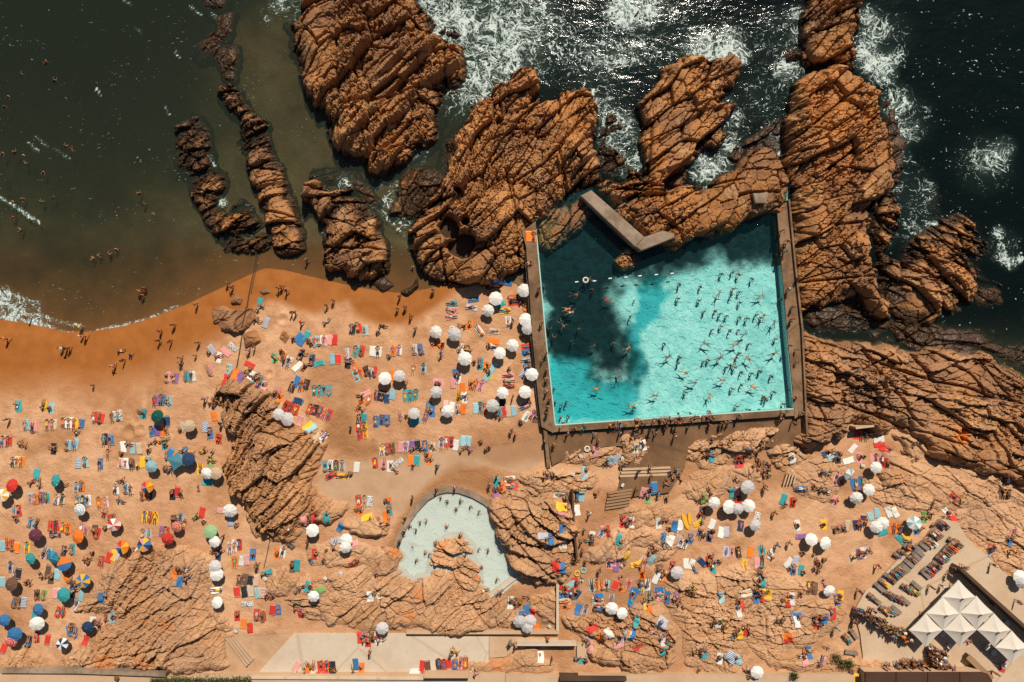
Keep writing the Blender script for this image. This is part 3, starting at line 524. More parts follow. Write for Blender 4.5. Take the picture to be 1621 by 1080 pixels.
for pts, w, k in LINES:
    dd = linedist(PW(pts), SX, SY)
    foam = 1 - (1 - foam) * (1 - np.clip(k, 0, .97) * sstep(w / 10 * 1.5, w / 40, dd))
rough = sstep(655, 900, SX * 10 + 810.5 + (540 - SY * 10 - 540) * 0) * sstep(-4, 6, SY)
rough = np.maximum(rough, .0)
chop = ((fbm(SX * .22 + SY * .05, SY * .42, 61, 4) - .5) * .9 + (fbm(SX * .9, SY * 1.3, 62, 3) - .5) * .35) * (.08 + .92 * rough)
SZZ = chop * .2 + foam * .12 * rough
def water_shader(name, foamy, tint, body, bodymix, bumps, rough=.06, absorb=None, density=0.0):
    m = NT(name); P = m.pos()
    h = None
    for sc, w, st in bumps:
        v = m.pos('Object', st); q = m.math('MULTIPLY', m.noise(v, sc, 3, .55, .6), w)
        h = q if h is None else m.math('ADD', h, q)
    if foamy:
        rg = m.attr('rough'); h = m.math('MULTIPLY', h, m.math('ADD', m.math('MULTIPLY', rg, .86), .14))
    nrm = m.bump(h, 1.0, 1.0)
    tr = m.n('ShaderNodeBsdfTransparent'); tr.inputs[0].default_value = tint
    df = m.n('ShaderNodeBsdfDiffuse'); m.set(df.inputs[0], m.mix(m.math('MULTIPLY', m.attr('foam'), .55), m.mix(m.attr('rough'), (.048, .062, .040, 1), body), (.14, .24, .19, 1)) if foamy else body)
    mx = m.n('ShaderNodeMixShader'); mx.inputs[0].default_value = bodymix
    m.set(mx.inputs[1], tr.outputs[0]); m.set(mx.inputs[2], df.outputs[0])
    gl = m.n('ShaderNodeBsdfGlossy'); gl.inputs['Roughness'].default_value = rough; m.set(gl.inputs['Normal'], nrm)
    fr = m.n('ShaderNodeFresnel'); fr.inputs[0].default_value = 1.33; m.set(fr.inputs['Normal'], nrm)
    m2 = m.n('ShaderNodeMixShader'); m.set(m2.inputs[0], fr.outputs[0]); m.set(m2.inputs[1], mx.outputs[0]); m.set(m2.inputs[2], gl.outputs[0])
    res = m2.outputs[0]
    if foamy:
        f = m.attr('foam')
        wv = m.n('ShaderNodeVectorMath', operation='ADD'); m.set(wv.inputs[0], P)
        nz = m.n('ShaderNodeVectorMath', operation='SCALE'); m.set(nz.inputs[0], m.noise(P, .22, 3, .5, 0, 'Color')); nz.inputs['Scale'].default_value = 7.0
        m.set(wv.inputs[1], nz.outputs[0]); WP = wv.outputs[0]
        def ridge(sc, lo): 
            n_ = m.noise(WP, sc, 2, .45, .3); return m.ss(m.math('ABSOLUTE', m.math('SUBTRACT', n_, .5)), lo, 0)
        n1 = m.noise(WP, .28, 4, .6)
        net = m.math('ADD', m.math('MULTIPLY', ridge(.6, .07), .5), m.math('MULTIPLY', ridge(1.7, .08), .5))
        net = m.math('ADD', net, m.math('MULTIPLY', m.math('SUBTRACT', n1, .5), 1.6))
        fo = m.ss(m.math('ADD', net, m.math('MULTIPLY', f, .86)), .76, 1.5)
        fo = m.math('MULTIPLY', fo, m.ss(f, .02, .3))
        # sun sparkles on the sea, painted into the foam mask as pale flecks
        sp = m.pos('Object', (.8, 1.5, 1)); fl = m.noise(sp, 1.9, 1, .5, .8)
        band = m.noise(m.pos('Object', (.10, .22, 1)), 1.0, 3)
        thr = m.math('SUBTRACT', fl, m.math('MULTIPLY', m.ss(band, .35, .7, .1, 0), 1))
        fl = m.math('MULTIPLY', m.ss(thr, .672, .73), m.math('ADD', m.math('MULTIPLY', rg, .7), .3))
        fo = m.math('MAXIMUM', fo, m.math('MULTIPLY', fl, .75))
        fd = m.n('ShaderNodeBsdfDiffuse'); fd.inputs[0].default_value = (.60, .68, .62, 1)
        m.set(fd.inputs['Normal'], m.bump(net, .5, .2))
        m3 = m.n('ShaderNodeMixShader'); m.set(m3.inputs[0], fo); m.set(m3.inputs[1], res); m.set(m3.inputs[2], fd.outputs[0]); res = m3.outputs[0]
    if absorb is not None:
        va = m.n('ShaderNodeVolumeAbsorption'); va.inputs[0].default_value = absorb; va.inputs[1].default_value = density
        m.t.links.new(va.outputs[0], m.out.inputs[1])
    return m.done(res)
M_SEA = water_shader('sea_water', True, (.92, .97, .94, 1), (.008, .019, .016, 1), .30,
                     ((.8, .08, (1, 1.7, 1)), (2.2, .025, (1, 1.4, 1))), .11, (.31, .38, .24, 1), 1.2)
nx, ny = len(sx), len(sy)
V = np.stack([SX, SY, SZZ], -1).reshape(-1, 3); F = grid_faces(nx, ny)
V2 = V.copy(); V2[:, 2] = -9.0
n0 = len(V); rim = []
def _quad(a, b): rim.append((a, a + n0, b + n0, b))
for i in range(nx - 1): _quad(i + 1, i); _quad((ny - 1) * nx + i, (ny - 1) * nx + i + 1)
for j in range(ny - 1): _quad(j * nx, (j + 1) * nx); _quad((j + 1) * nx + nx - 1, j * nx + nx - 1)
FF = np.concatenate([F, F[:, ::-1] + n0, np.array(rim)])
z0 = np.zeros(n0)
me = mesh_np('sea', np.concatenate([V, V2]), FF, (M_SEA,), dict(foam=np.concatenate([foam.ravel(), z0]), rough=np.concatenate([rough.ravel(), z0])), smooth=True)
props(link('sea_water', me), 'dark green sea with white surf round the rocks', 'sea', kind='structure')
# ================================================================== big pool: floor and water
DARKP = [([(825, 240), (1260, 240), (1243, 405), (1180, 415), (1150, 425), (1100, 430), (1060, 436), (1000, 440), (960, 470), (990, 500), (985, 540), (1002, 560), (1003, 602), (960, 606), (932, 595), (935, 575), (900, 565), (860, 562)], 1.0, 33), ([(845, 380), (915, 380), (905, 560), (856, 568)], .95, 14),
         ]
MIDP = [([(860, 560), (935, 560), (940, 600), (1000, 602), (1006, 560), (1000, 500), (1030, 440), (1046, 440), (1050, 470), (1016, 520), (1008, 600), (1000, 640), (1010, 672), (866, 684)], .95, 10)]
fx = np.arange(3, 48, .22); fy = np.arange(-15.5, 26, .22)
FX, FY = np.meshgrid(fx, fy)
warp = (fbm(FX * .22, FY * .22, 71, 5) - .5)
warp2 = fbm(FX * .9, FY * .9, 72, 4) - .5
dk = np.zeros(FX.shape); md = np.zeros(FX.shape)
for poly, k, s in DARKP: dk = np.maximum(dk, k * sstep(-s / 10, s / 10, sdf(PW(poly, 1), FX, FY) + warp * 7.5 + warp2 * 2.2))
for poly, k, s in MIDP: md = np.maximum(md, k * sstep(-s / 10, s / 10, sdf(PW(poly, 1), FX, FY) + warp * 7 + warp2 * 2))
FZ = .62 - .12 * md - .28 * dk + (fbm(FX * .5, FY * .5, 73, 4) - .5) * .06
m = NT('pool_floor'); P = m.pos()
a, b = m.attr('dark'), m.attr('mid')
n1 = m.noise(P, .9, 5, .65); n2 = m.noise(P, .22, 4); n3 = m.noise(P, 3.2, 3)
c = m.mix(m.ss(n1, .35, .68), (.34, .74, .70, 1), (.55, .88, .84, 1))
c = m.mix(m.ss(n3, .45, .72, 0, .45), c, (.72, .92, .86, 1))
c = m.mix(m.math('MULTIPLY', m.ss(n2, .45, .7), .35), c, (.10, .45, .44, 1))
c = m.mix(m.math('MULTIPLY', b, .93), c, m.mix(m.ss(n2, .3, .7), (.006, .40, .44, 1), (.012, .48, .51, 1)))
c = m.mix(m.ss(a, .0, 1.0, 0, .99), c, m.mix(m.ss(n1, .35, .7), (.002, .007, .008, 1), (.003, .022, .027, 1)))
cs = m.vor(P, 1.1, 'DISTANCE_TO_EDGE')
M_PF = m.done(m.bsdf(c, .85, m.bump(n1, .3, .2), .1))
PFF = grid_faces(len(fx), len(fy)); keep = (sdf(pool_w, FX, FY) > -.35).ravel(); PFF = PFF[keep[PFF].any(1)]
used = np.zeros(FX.size, bool); used[PFF.ravel()] = True; idx = np.cumsum(used) - 1
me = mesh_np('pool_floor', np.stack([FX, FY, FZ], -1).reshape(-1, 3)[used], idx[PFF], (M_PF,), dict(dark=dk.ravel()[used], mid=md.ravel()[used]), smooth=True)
props(link('pool_floor', me), 'turquoise floor of the swimming pool with dark deep patches', 'pool floor', kind='structure')
def water_sheet(name, poly, z, step, mat, label):
    xs_, ys_ = zip(*poly); xs = np.arange(min(xs_) - step, max(xs_) + 2 * step, step); ys = np.arange(min(ys_) - step, max(ys_) + 2 * step, step)
    X, Y = np.meshgrid(xs, ys); d = sdf(poly, X, Y)
    F = grid_faces(len(xs), len(ys)); keep = (d > -.05).ravel(); F = F[keep[F].any(1)]
    used = np.zeros(X.size, bool); used[F.ravel()] = True; idx = np.cumsum(used) - 1
    Z = z + (fbm(X * .6, Y * .6, 81, 3) - .5) * .04
    me = mesh_np(name, np.stack([X, Y, Z], -1).reshape(-1, 3)[used], idx[F], (mat,), smooth=True)
    return props(link(name, me), label, 'pool water', kind='structure')
M_PW = water_shader('pool_water', False, (.80, .95, .94, 1), (.04, .26, .26, 1), .025, ((.9, .10, (1, 1, 1)), (3.0, .035, (1, 1, 1))), .05)
water_sheet('pool_water', pool_w, PZ, .4, M_PW, 'clear turquoise water of the rectangular swimming pool')
M_SW = water_shader('small_pool_water', False, (.95, .99, .96, 1), (.78, .86, .76, 1), .48, ((1.2, .10, (1, 1, 1)), (3.5, .03, (1, 1, 1))), .05)
water_sheet('small_pool_water', sp_w, SZ, .4, M_SW, 'pale mint water of the small curved pool')
# ================================================================== concrete and built things
def concrete(name, base, dark, stain=.5, joint=0.0, rough=.9):
    m = NT(name); P = m.pos()
    n1 = m.noise(P, .25, 6, .6); n2 = m.noise(P, 1.6, 5, .65); n3 = m.noise(P, 9, 3)
    c = m.mix(m.ss(n1, .35, .7, 0, stain), base, dark); c = m.mix(m.ss(n2, .5, .75, 0, stain * .8), c, dark)
    c = m.mix(m.ss(n3, .5, .8, 0, .25), c, dark)
    if joint:
        cr = m.vor(m.pos('Object', (joint, joint * .8, joint)), 1.0, 'DISTANCE_TO_EDGE')
        c = m.mix(m.ss(cr, .004, .012, .55, 0), c, dark)
    return m.done(m.bsdf(c, rough, m.bump(m.math('ADD', n2, m.math('MULTIPLY', n3, .4)), .25, .06), .15))
M_WALK = concrete('walkway_concrete', (.27, .16, .088, 1), (.11, .06, .03, 1), .95, .085)
M_WET = concrete('damp_concrete', (.215, .115, .055, 1), (.115, .058, .027, 1), .9, .05, .6)
M_PALE = concrete('pale_concrete', (.60, .485, .36, 1), (.46, .33, .21, 1), .45, .07)
M_TERR = concrete('terrace_concrete', (.58, .42, .28, 1), (.43, .275, .155, 1), .5, .06)
M_GREY = concrete('grey_concrete', (.36, .26, .18, 1), (.17, .115, .075, 1), .9, .1)
M_BEIGE = concrete('beige_render', (.56, .37, .225, 1), (.42, .25, .135, 1), .5)
M_ROOF = concrete('brown_roof', (.085, .042, .026, 1), (.05, .026, .017, 1), .5)
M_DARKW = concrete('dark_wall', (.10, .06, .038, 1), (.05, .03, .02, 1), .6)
def simple(name, c, rough=.7, spec=.3, metal=0):
    m = NT(name); n = m.noise(m.pos(), 6, 3)
    return m.done(m.bsdf(m.mix(m.ss(n, .4, .7, 0, .25), c, tuple(q * .6 for q in c[:3]) + (1,)), rough, None, spec, Metallic=metal))
M_EDGE = simple('pool_edge_paint', (.40, .62, .58, 1))
M_STEEL = simple('steel', (.35, .34, .33, 1), .4, .5, .7)
M_BLACK = simple('black_rubber', (.02, .02, .02, 1), .5)
M_WOOD = simple('planks', (.33, .185, .095, 1), .8)
def slab(name, pts, z0, z1, mat, label, cat=None, kind=None, bev=.03, walk=True, wz=None, group=None):
    poly = PW(pts, z1 if wz is None else wz)
    bm = bmesh.new(); add_prism(bm, poly, z0, z1, bev)
    o = props(link(name, bm_mesh(name, bm, mat)), label, cat, group, kind)
    if walk:
        a, b = zip(*poly); SLABS.append((poly, (min(a), max(a), min(b), max(b)), z1))
    return o
DZ = 2.35
slab('pool_walkway', [(826, 367), (848, 350), (850.5, 395), (857, 470), (864, 540), (878.5, 674), (876, 686), (857, 676), (851, 620), (843, 535), (838, 460), (833, 390)], -.5, DZ, M_WALK, 'concrete walkway along the left side of the swimming pool', 'walkway', 'structure')
slab('pool_walkway', [(1230, 331), (1248, 318), (1258, 420), (1269, 520), (1276, 655), (1258, 663), (1257.8, 648), (1247.5, 540), (1239, 440)], -.5, DZ, M_WALK, 'concrete walkway along the right side of the swimming pool', 'walkway', 'structure')
slab('pool_walkway', [(878.7, 674), (1257.5, 648.2), (1258, 658.5), (1100, 668.8), (876.3, 684.6)], -.5, DZ - .004, M_WALK, 'narrow concrete edge along the bottom side of the swimming pool', 'walkway', 'structure')
slab('pool_deck', [(866, 686), (1100, 670), (1276, 657), (1278, 690), (1264, 704), (1235, 712), (1180, 700), (1090, 705), (1084, 742), (1060, 780), (975, 790), (985, 745), (1030, 706), (960, 706), (900, 722), (874, 738)], .2, 1.62, M_WET, 'damp brown concrete deck below the swimming pool', 'deck', 'structure')
# painted waterline strip round the basin
for nm, a, b, lab in (('pool_edge', (849.3, 372), (864.6, 540), 'pale painted pool edge on the left side, upper half'), ('pool_edge', (864.6, 540), (879, 673), 'pale painted pool edge on the left side, lower half'),
                      ('pool_edge', (879, 673.4), (1257, 647.6), 'pale painted pool edge along the bottom side'), ('pool_edge', (1247, 540), (1256.8, 647), 'pale painted pool edge on the right side, lower half'), ('pool_edge', (1237.5, 420), (1247, 540), 'pale painted pool edge on the right side, upper half')):
    pa, pb = Vector(W(*a, 2.2)), Vector(W(*b, 2.2))
    inw = (Vector(W(1050, 530, 2.2)) - (pa + pb) / 2); n = Vector((-(pb - pa).y, (pb - pa).x)).normalized(); n = n if n.dot(inw) > 0 else -n
    bm = bmesh.new(); add_prism(bm, [tuple(pa - n * .08), tuple(pb - n * .08), tuple(pb + n * .09), tuple(pa + n * .09)], .3, 2.18 if lab[-4:] != 'side' else 2.17, .02)
    props(link(nm, bm_mesh(nm, bm, M_EDGE)), lab, 'pool edge', 'painted pool edges')
def wall(pts, w, z0, z1, mat, label, name='retaining_wall', bev=.03):
    bm = bmesh.new(); add_prism(bm, strip(PW(pts, z1), w), z0, z1, bev)
    return props(link(name, bm_mesh(name, bm, mat)), label, 'wall')
wall([(1249.5, 316), (1259.5, 420), (1270.5, 520), (1278, 690)], .28, -.5, 2.8, M_WALK, 'thin parapet on the outer edge of the right hand pool walkway', 'parapet_wall')
wall([(834, 395), (839, 462), (844, 536), (852, 622), (857.5, 674)], .75, -.5, 1.55, M_GREY, 'lower brown ledge on the beach side of the left pool walkway', 'ledge_wall')
wall([(862.5, 676), (866.5, 715), (868.5, 741)], .55, .2, 2.0, M_WALK, 'short wall running down from the left pool corner', 'low_wall')
for pts, lab in (([(919, 310), (936, 301), (1020, 375), (1005.5, 391)], 'long concrete slab slanting into the pool from the rocks'), ([(1006.5, 390.5), (1020.4, 375.2), (1049, 365), (1068, 370), (1067, 377), (1015, 397)], 'short bent concrete slab on the pool rocks at the end of the long one'), ([(1192, 306), (1217, 305), (1213, 322), (1196, 322)], 'small concrete platform at the top right pool corner')):
    slab('diving_slab', pts, .5, 3.95 if 'slanting' in lab else (3.94 if 'bent' in lab else 4.75), M_GREY, lab, 'slab', bev=.08)
# small pool wall
wall([(627, 868), (632, 850), (643, 828), (658, 806), (675, 788), (692, 778), (707, 774.5), (727, 775.5), (750, 784), (768, 794), (782, 806)], .95, .2, SZ + .35, M_GREY, 'curved concrete wall round the top of the small pool', 'curved_wall')
wall([(772, 946), (792, 932), (815, 914)], .8, .2, SZ + .35, M_PALE, 'short pale wall at the lower right of the small pool', 'low_wall')
wall([(906.5, 776), (907, 800), (909.5, 840), (913.5, 884)], .3, .2, 2.9, M_DARKW, 'thin dark wall running down right of the layered rock')
# terrace below the small pool, yard, bottom walls
slab('pale_terrace', [(465, 1003), (643, 1003), (643, 1008), (774, 1008), (773, 1066), (408, 1066)], .2, 1.68, M_PALE, 'pale concrete terrace at the bottom of the picture', 'terrace', 'structure')
slab('ramp', [(774.3, 1008), (884, 1010), (884, 1021), (826, 1022), (800, 1040), (774.3, 1042)], .2, 1.66, M_BEIGE, 'beige concrete ramp beside the pale terrace', 'ramp', 'structure')
wall([(643, 1001.5), (774, 1001.5), (885, 1001.5)], .55, .2, 2.25, M_BEIGE, 'low beige wall along the top of the pale terrace', 'low_wall')
wall([(882.6, 927), (882.6, 999)], .4, .2, 2.35, M_PALE, 'pale wall on the right side of the walled yard', 'yard_wall')
wall([(818, 1021.5), (913, 1021.5)], .3, .2, 2.95, M_PALE, 'pale wall with the deepest shadow beside the bottom stairs', 'low_wall')
# little stairs beside it
st = props(link('yard_stairs', None), 'small steps beside the wall with the deepest shadow', 'stairs'); 
for i in range(4):
    bm = bmesh.new(); x0, y0 = W(915 + i * 4.2, 1029, 1.6); add_box(bm, (x0, y0, 1.0), (.40, 2.4, 1.9 - i * .16)); link('step', bm_mesh('step', bm, M_BEIGE), st)
slab('promenade', [(-600, 1064), (60, 1066), (182, 1070), (245, 1072), (400, 1067), (800, 1067), (800, 1400), (-600, 1400)], .2, 2.4, M_BEIGE, 'beige promenade along the bottom edge on the left', 'promenade', 'structure', wz=2.4)
slab('promenade', [(800.5, 1070), (980, 1069), (1369, 1068), (1369, 1400), (800.5, 1400)], .2, 2.4, M_BEIGE, 'beige promenade along the bottom edge in the middle', 'promenade', 'structure', wz=2.4)
wall([(0, 1063), (120, 1063.5), (262, 1069)], .6, .2, 2.9, M_GREY, 'grey stained wall below the tan rock slope', 'promenade_wall')
wall([(398, 1073.5), (672, 1075)], .35, .2, 2.75, M_PALE, 'white kerb at the bottom below the pale terrace', 'kerb_wall', .02)
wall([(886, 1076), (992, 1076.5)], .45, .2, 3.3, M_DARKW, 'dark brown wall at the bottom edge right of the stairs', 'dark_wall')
wall([(671, 1072), (742, 1072)], .4, .2, 3.6, M_BEIGE, 'beige wall with a black gap beside the white kerb', 'promenade_wall')
# two flights of stairs
def flight(label, pts_list, z0, dz, mat, w=.34):
    s = props(link('staircase', None), label, 'stairs')
    for i, (a, b) in enumerate(pts_list):
        pa, pb = Vector(W(*a, 1.6)), Vector(W(*b, 1.6)); d = (pb - pa); bm = bmesh.new()
        add_box(bm, ((pa.x + pb.x) / 2, (pa.y + pb.y) / 2, (z0 + dz * i) / 2 + .1), (d.length, w, (z0 + dz * i) - .2), math.atan2(d.y, d.x))
        link('step', bm_mesh('step', bm, mat), s)
flight('diagonal concrete stairs right of the tan rock slope', [((359 + i * 4.6, 1008 + i * .2), (392 + i * 3.4, 1053 - i * 3.2)) for i in range(4)], 1.95, -.08, M_BEIGE, .30)
flight('three shallow concrete steps down from the damp pool deck', [((981 + i * 2, 743 + 5.4 * (2 - i) + 0), (1063 - i, 740 + 5.4 * (2 - i))) for i in range(3)], 1.66, .07, M_BEIGE, .34)
flight('plank steps on the damp path below the three shallow steps', [((963 + i * 1.0 - 2 * i, 781 + i * 5), (1001 - i, 775 + i * 5)) for i in range(6)], 1.66, -.015, M_WOOD, .30)
flight('faint sandy steps below the round tan boulder', [((1241 + i * 5, 768 - i * .5), (1246 + i * 5, 752 - i * 1)) for i in range(4)], 1.62, -.01, M_BEIGE, .22)
# bar terrace
slab('bar_terrace', [(1366, 1038), (1362, 1004), (1352, 968), (1371, 935), (1390, 920), (1423, 885), (1459, 860), (1490, 822), (1515, 826), (1537, 862), (1552, 870), (1606, 922), (1700, 985), (1700, 1400), (1572, 1400), (1571, 1062), (1366, 1062)], .2, 1.64, M_TERR, 'light concrete terrace with loungers and a bar', 'terrace', 'structure')
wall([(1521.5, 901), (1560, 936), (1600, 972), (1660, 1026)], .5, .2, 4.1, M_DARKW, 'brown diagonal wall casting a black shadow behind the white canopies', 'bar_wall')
rf = props(link('beach_hut', None), 'long building with a flat brown roof at the bottom right edge', 'building')
for i, (a, b) in enumerate(((1370, 1418), (1418.7, 1468), (1468.7, 1519), (1519.7, 1570))):
    y0 = 1065; pts = [(a, y0), (b, y0), (b, 1140), (a, 1140)] if i < 3 else [(a, y0), (b - 14, y0), (b - 5, y0 + 3), (b, y0 + 11), (b, 1140), (a, 1140)]
    bm = bmesh.new(); add_prism(bm, PW(pts, 4.6), 4.3, 4.6, .05); link('roof_panel', bm_mesh('roof_panel', bm, M_ROOF), rf)
bm = bmesh.new(); add_prism(bm, PW([(1374, 1069), (1562, 1069), (1562, 1135), (1374, 1135)], 4.6), .2, 4.29); link('wall', bm_mesh('wall', bm, M_BEIGE), rf)
# bench ledge
wall([(1355, 678), (1384, 674.5)], .35, .2, 2.3, M_BEIGE, 'short stone bench on the sand below the rock massif', 'stone_bench')
# white pyramid canopies
def cloth_mat(name, c, transl=.25):
    c = tuple(c)[:3] + (1,)
    m = NT(name); P = m.pos(); n = m.noise(P, 5, 3); w = m.noise(P, .9, 3)
    col = m.mix(m.ss(n, .4, .7, 0, .12), c, tuple(q * .75 for q in c[:3]) + (1,))
    rn = m.n('ShaderNodeObjectInfo').outputs['Random']; st = m.noise(P, 1.3, 4)
    col = m.mix(m.ss(rn, 0, 1, 0, .28), col, tuple(q * f for q, f in zip(c[:3], (.72, .68, .62))) + (1,)); col = m.mix(m.ss(st, .55, .75, 0, .22), col, tuple(q * .6 for q in c[:3]) + (1,))
    d = m.bsdf(col, .85, m.bump(w, .15, .1), .15); t = m.n('ShaderNodeBsdfTranslucent'); m.set(t.inputs[0], col)
    x = m.n('ShaderNodeMixShader'); x.inputs[0].default_value = transl; m.set(x.inputs[1], d); m.set(x.inputs[2], t.outputs[0])
    return m.done(x.outputs[0])
M_CANOPY = cloth_mat('canopy_cloth', (.72, .64, .53, 1), .12)
def make_canopy():
    r = bpy.data.objects.new('square_canopy', None); COL.objects.link(r)
    bm = bmesh.new(); n = 8; R = 2.58; ring = []
    for s in range(n + 1):                    # peak to rim, slightly hollow faces
        t = s / n; z = 3.15 - .95 * (t ** .8); row = []
        for k in range(4):
            a0, a1 = math.pi / 2 * k, math.pi / 2 * (k + 1)
            for q in range(6):
                f = q / 6; x = (math.cos(a0) * (1 - f) + math.cos(a1) * f) * R * t; y = (math.sin(a0) * (1 - f) + math.sin(a1) * f) * R * t
                row.append(bm.verts.new((x * (1 - .05 * math.sin(math.pi * f) * t), y * (1 - .05 * math.sin(math.pi * f) * t), z - .12 * math.sin(math.pi * f) * t * (1 - t) * 2)))
        ring.append(row)
    for s in range(1, n):
        for k in range(24): bm.faces.new((ring[s][k], ring[s + 1][k], ring[s + 1][(k + 1) % 24], ring[s][(k + 1) % 24]))
    c = bm.verts.new((0, 0, 3.2))
    for k in range(24): bm.faces.new((ring[1][k], ring[1][(k + 1) % 24], c))
    for v in ring[0]: bm.verts.remove(v)
    rim = ring[n]; low = [bm.verts.new((v.co.x, v.co.y, v.co.z - .16)) for v in rim]
    for k in range(24): bm.faces.new((rim[k], low[k], low[(k + 1) % 24], rim[(k + 1) % 24]))
    link('canopy_cloth', bm_mesh('canopy_cloth', bm, M_CANOPY), r)
    bm = bmesh.new(); add_cyl(bm, (0, 0, 0), (0, 0, 3.15), .05); link('pole', bm_mesh('pole', bm, M_STEEL), r)
    bm = bmesh.new(); bmesh.ops.create_uvsphere(bm, u_segments=10, v_segments=6, radius=.15, matrix=Matrix.Translation((0, 0, 3.22))); link('finial', bm_mesh('finial', bm, simple('finial_brown', (.12, .08, .05, 1))), r)
    bm = bmesh.new(); add_box(bm, (0, 0, .05), (.7, .7, .1)); link('base', bm_mesh('base', bm, M_STEEL), r)
    return r
def copy_tree(o, name=None):
    c = o.copy(); COL.objects.link(c)
    for ch in o.children:
        d = ch.copy(); COL.objects.link(d); d.parent = c
    return c
cn0 = make_canopy()
for i, (px, py, lab) in enumerate(((1524, 948.6, 'white square canopy at the top of the canopy cluster'), (1498.7, 975, 'white square canopy second row left in the canopy cluster'), (1552.6, 974, 'white square canopy second row right in the canopy cluster'), (1471.5, 1002, 'leftmost white square canopy, beside the bar queue'),
                                   (1526, 1001.5, 'white square canopy in the middle of the third row of the cluster'), (1580.6, 1001.7, 'white square canopy at the right end of the third row of the cluster'), (1608.9, 1029.5, 'lowest white square canopy at the right edge of the picture'))):
    o = cn0 if i == 0 else copy_tree(cn0)
    o.location = (*W(px, py, 4.8), 1.64); props(o, lab, 'canopy', 'white square canopies of the bar')
# bar furniture in the shade
def make_table():
    r = bpy.data.objects.new('bar_table', None); COL.objects.link(r)
    bm = bmesh.new(); add_cyl(bm, (0, 0, .70), (0, 0, .75), .42, seg=16); link('table_top', bm_mesh('table_top', bm, simple('table_white', (.6, .56, .5, 1))), r)
    bm = bmesh.new(); add_cyl(bm, (0, 0, 0), (0, 0, .7), .04); add_cyl(bm, (0, 0, 0), (0, 0, .04), .25); link('pedestal', bm_mesh('pedestal', bm, M_STEEL), r)
    return r
tb = make_table()
for i, (tx, ty, where) in enumerate(((1130, 790, 'nearest the bar queue'), (1170, 860, 'under the gap of the middle canopies'), (1400, 870, 'under the gap right of the middle canopies'), (1440, 900, 'between the lower right canopies'), (1500, 980, 'at the open bottom corner of the bar'), (1520, 720, 'in the wall shadow'))):
    o = tb if i == 0 else copy_tree(tb)
    o.location = (*W(1200 + tx / 3.857, 800 + ty / 3.857, 2.3), 1.64); props(o, f'round bar table {where}', 'table', 'bar tables')
bc = props(link('bar_counter', None), 'long bar counter in the shadow of the canopies', 'bar counter')
pa, pb = Vector(W(1533, 1040, 2.7)), Vector(W(1570, 1075, 2.7))
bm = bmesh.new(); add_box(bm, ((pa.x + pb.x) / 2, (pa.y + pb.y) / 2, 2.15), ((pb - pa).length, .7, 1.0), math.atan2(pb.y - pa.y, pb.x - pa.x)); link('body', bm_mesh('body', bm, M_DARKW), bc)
bm = bmesh.new(); add_box(bm, ((pa.x + pb.x) / 2, (pa.y + pb.y) / 2, 2.68), ((pb - pa).length + .2, .9, .06), math.atan2(pb.y - pa.y, pb.x - pa.x)); link('counter_top', bm_mesh('counter_top', bm, M_WOOD), bc)
# lane rope of the pool
lr = props(link('lane_rope', None), 'line of white floats across the dark end of the pool', 'lane rope')
fl = [(913, 446.5), (941, 445), (966, 441), (991, 439), (1013, 437), (1039, 435), (1064, 433)]
bm = bmesh.new(); pw = [Vector((*W(x, y, 2.0), PZ + .02)) for x, y in [(868, 449)] + fl + [(1236, 412)]]
for a, b in zip(pw[:-1], pw[1:]): add_cyl(bm, a, b, .012, seg=5)
link('rope', bm_mesh('rope', bm, M_BLACK), lr)
M_FLOAT = simple('white_float', (.8, .8, .78, 1))
for q in pw[1:-1]:
    bm = bmesh.new(); add_cyl(bm, q + Vector((-.26, -.03, .04)), q + Vector((.26, .03, .04)), .10, seg=8); link('float', bm_mesh('float', bm, M_FLOAT), lr)
# pipes and ropes on the beach
def hose(pts, r, mat, label, name, cat):
    pts = [(px + (x2 - px) * t, py + (y2 - py) * t) for (px, py), (x2, y2) in zip(pts[:-1], pts[1:]) for t in (0, .25, .5, .75)] + [pts[-1]]
    v = []
    for x, y in pts:
        w = W(x, y, 1.2); v.append(Vector((w[0], w[1], max(height(*w), 0) + r * .8)))
    bm = bmesh.new()
    for a, b in zip(v[:-1], v[1:]): add_cyl(bm, a, b, r, seg=6)
    return props(link(name, bm_mesh(name, bm, mat)), label, cat)
hose([(402, 398), (397, 430), (391, 465), (388, 490), (382, 530), (376, 570), (372, 595)], .09, M_DARKW, 'dark pipe running down the wet sand from the narrow ridge', 'pipe', 'pipe')
hose([(405, 400), (400, 430), (394, 465)], .06, M_DARKW, 'thinner pipe lying right beside the dark pipe', 'pipe', 'pipe')
hose([(434, 812), (429, 850), (423, 880), (419, 898)], .06, M_BLACK, 'black cable hanging over the low rocks at mid left', 'cable', 'cable')
hose([(1081, 800), (1072, 806), (1055, 818)], .07, M_BEIGE, 'pale pipe on the sand right of the plank steps', 'pipe', 'pipe')
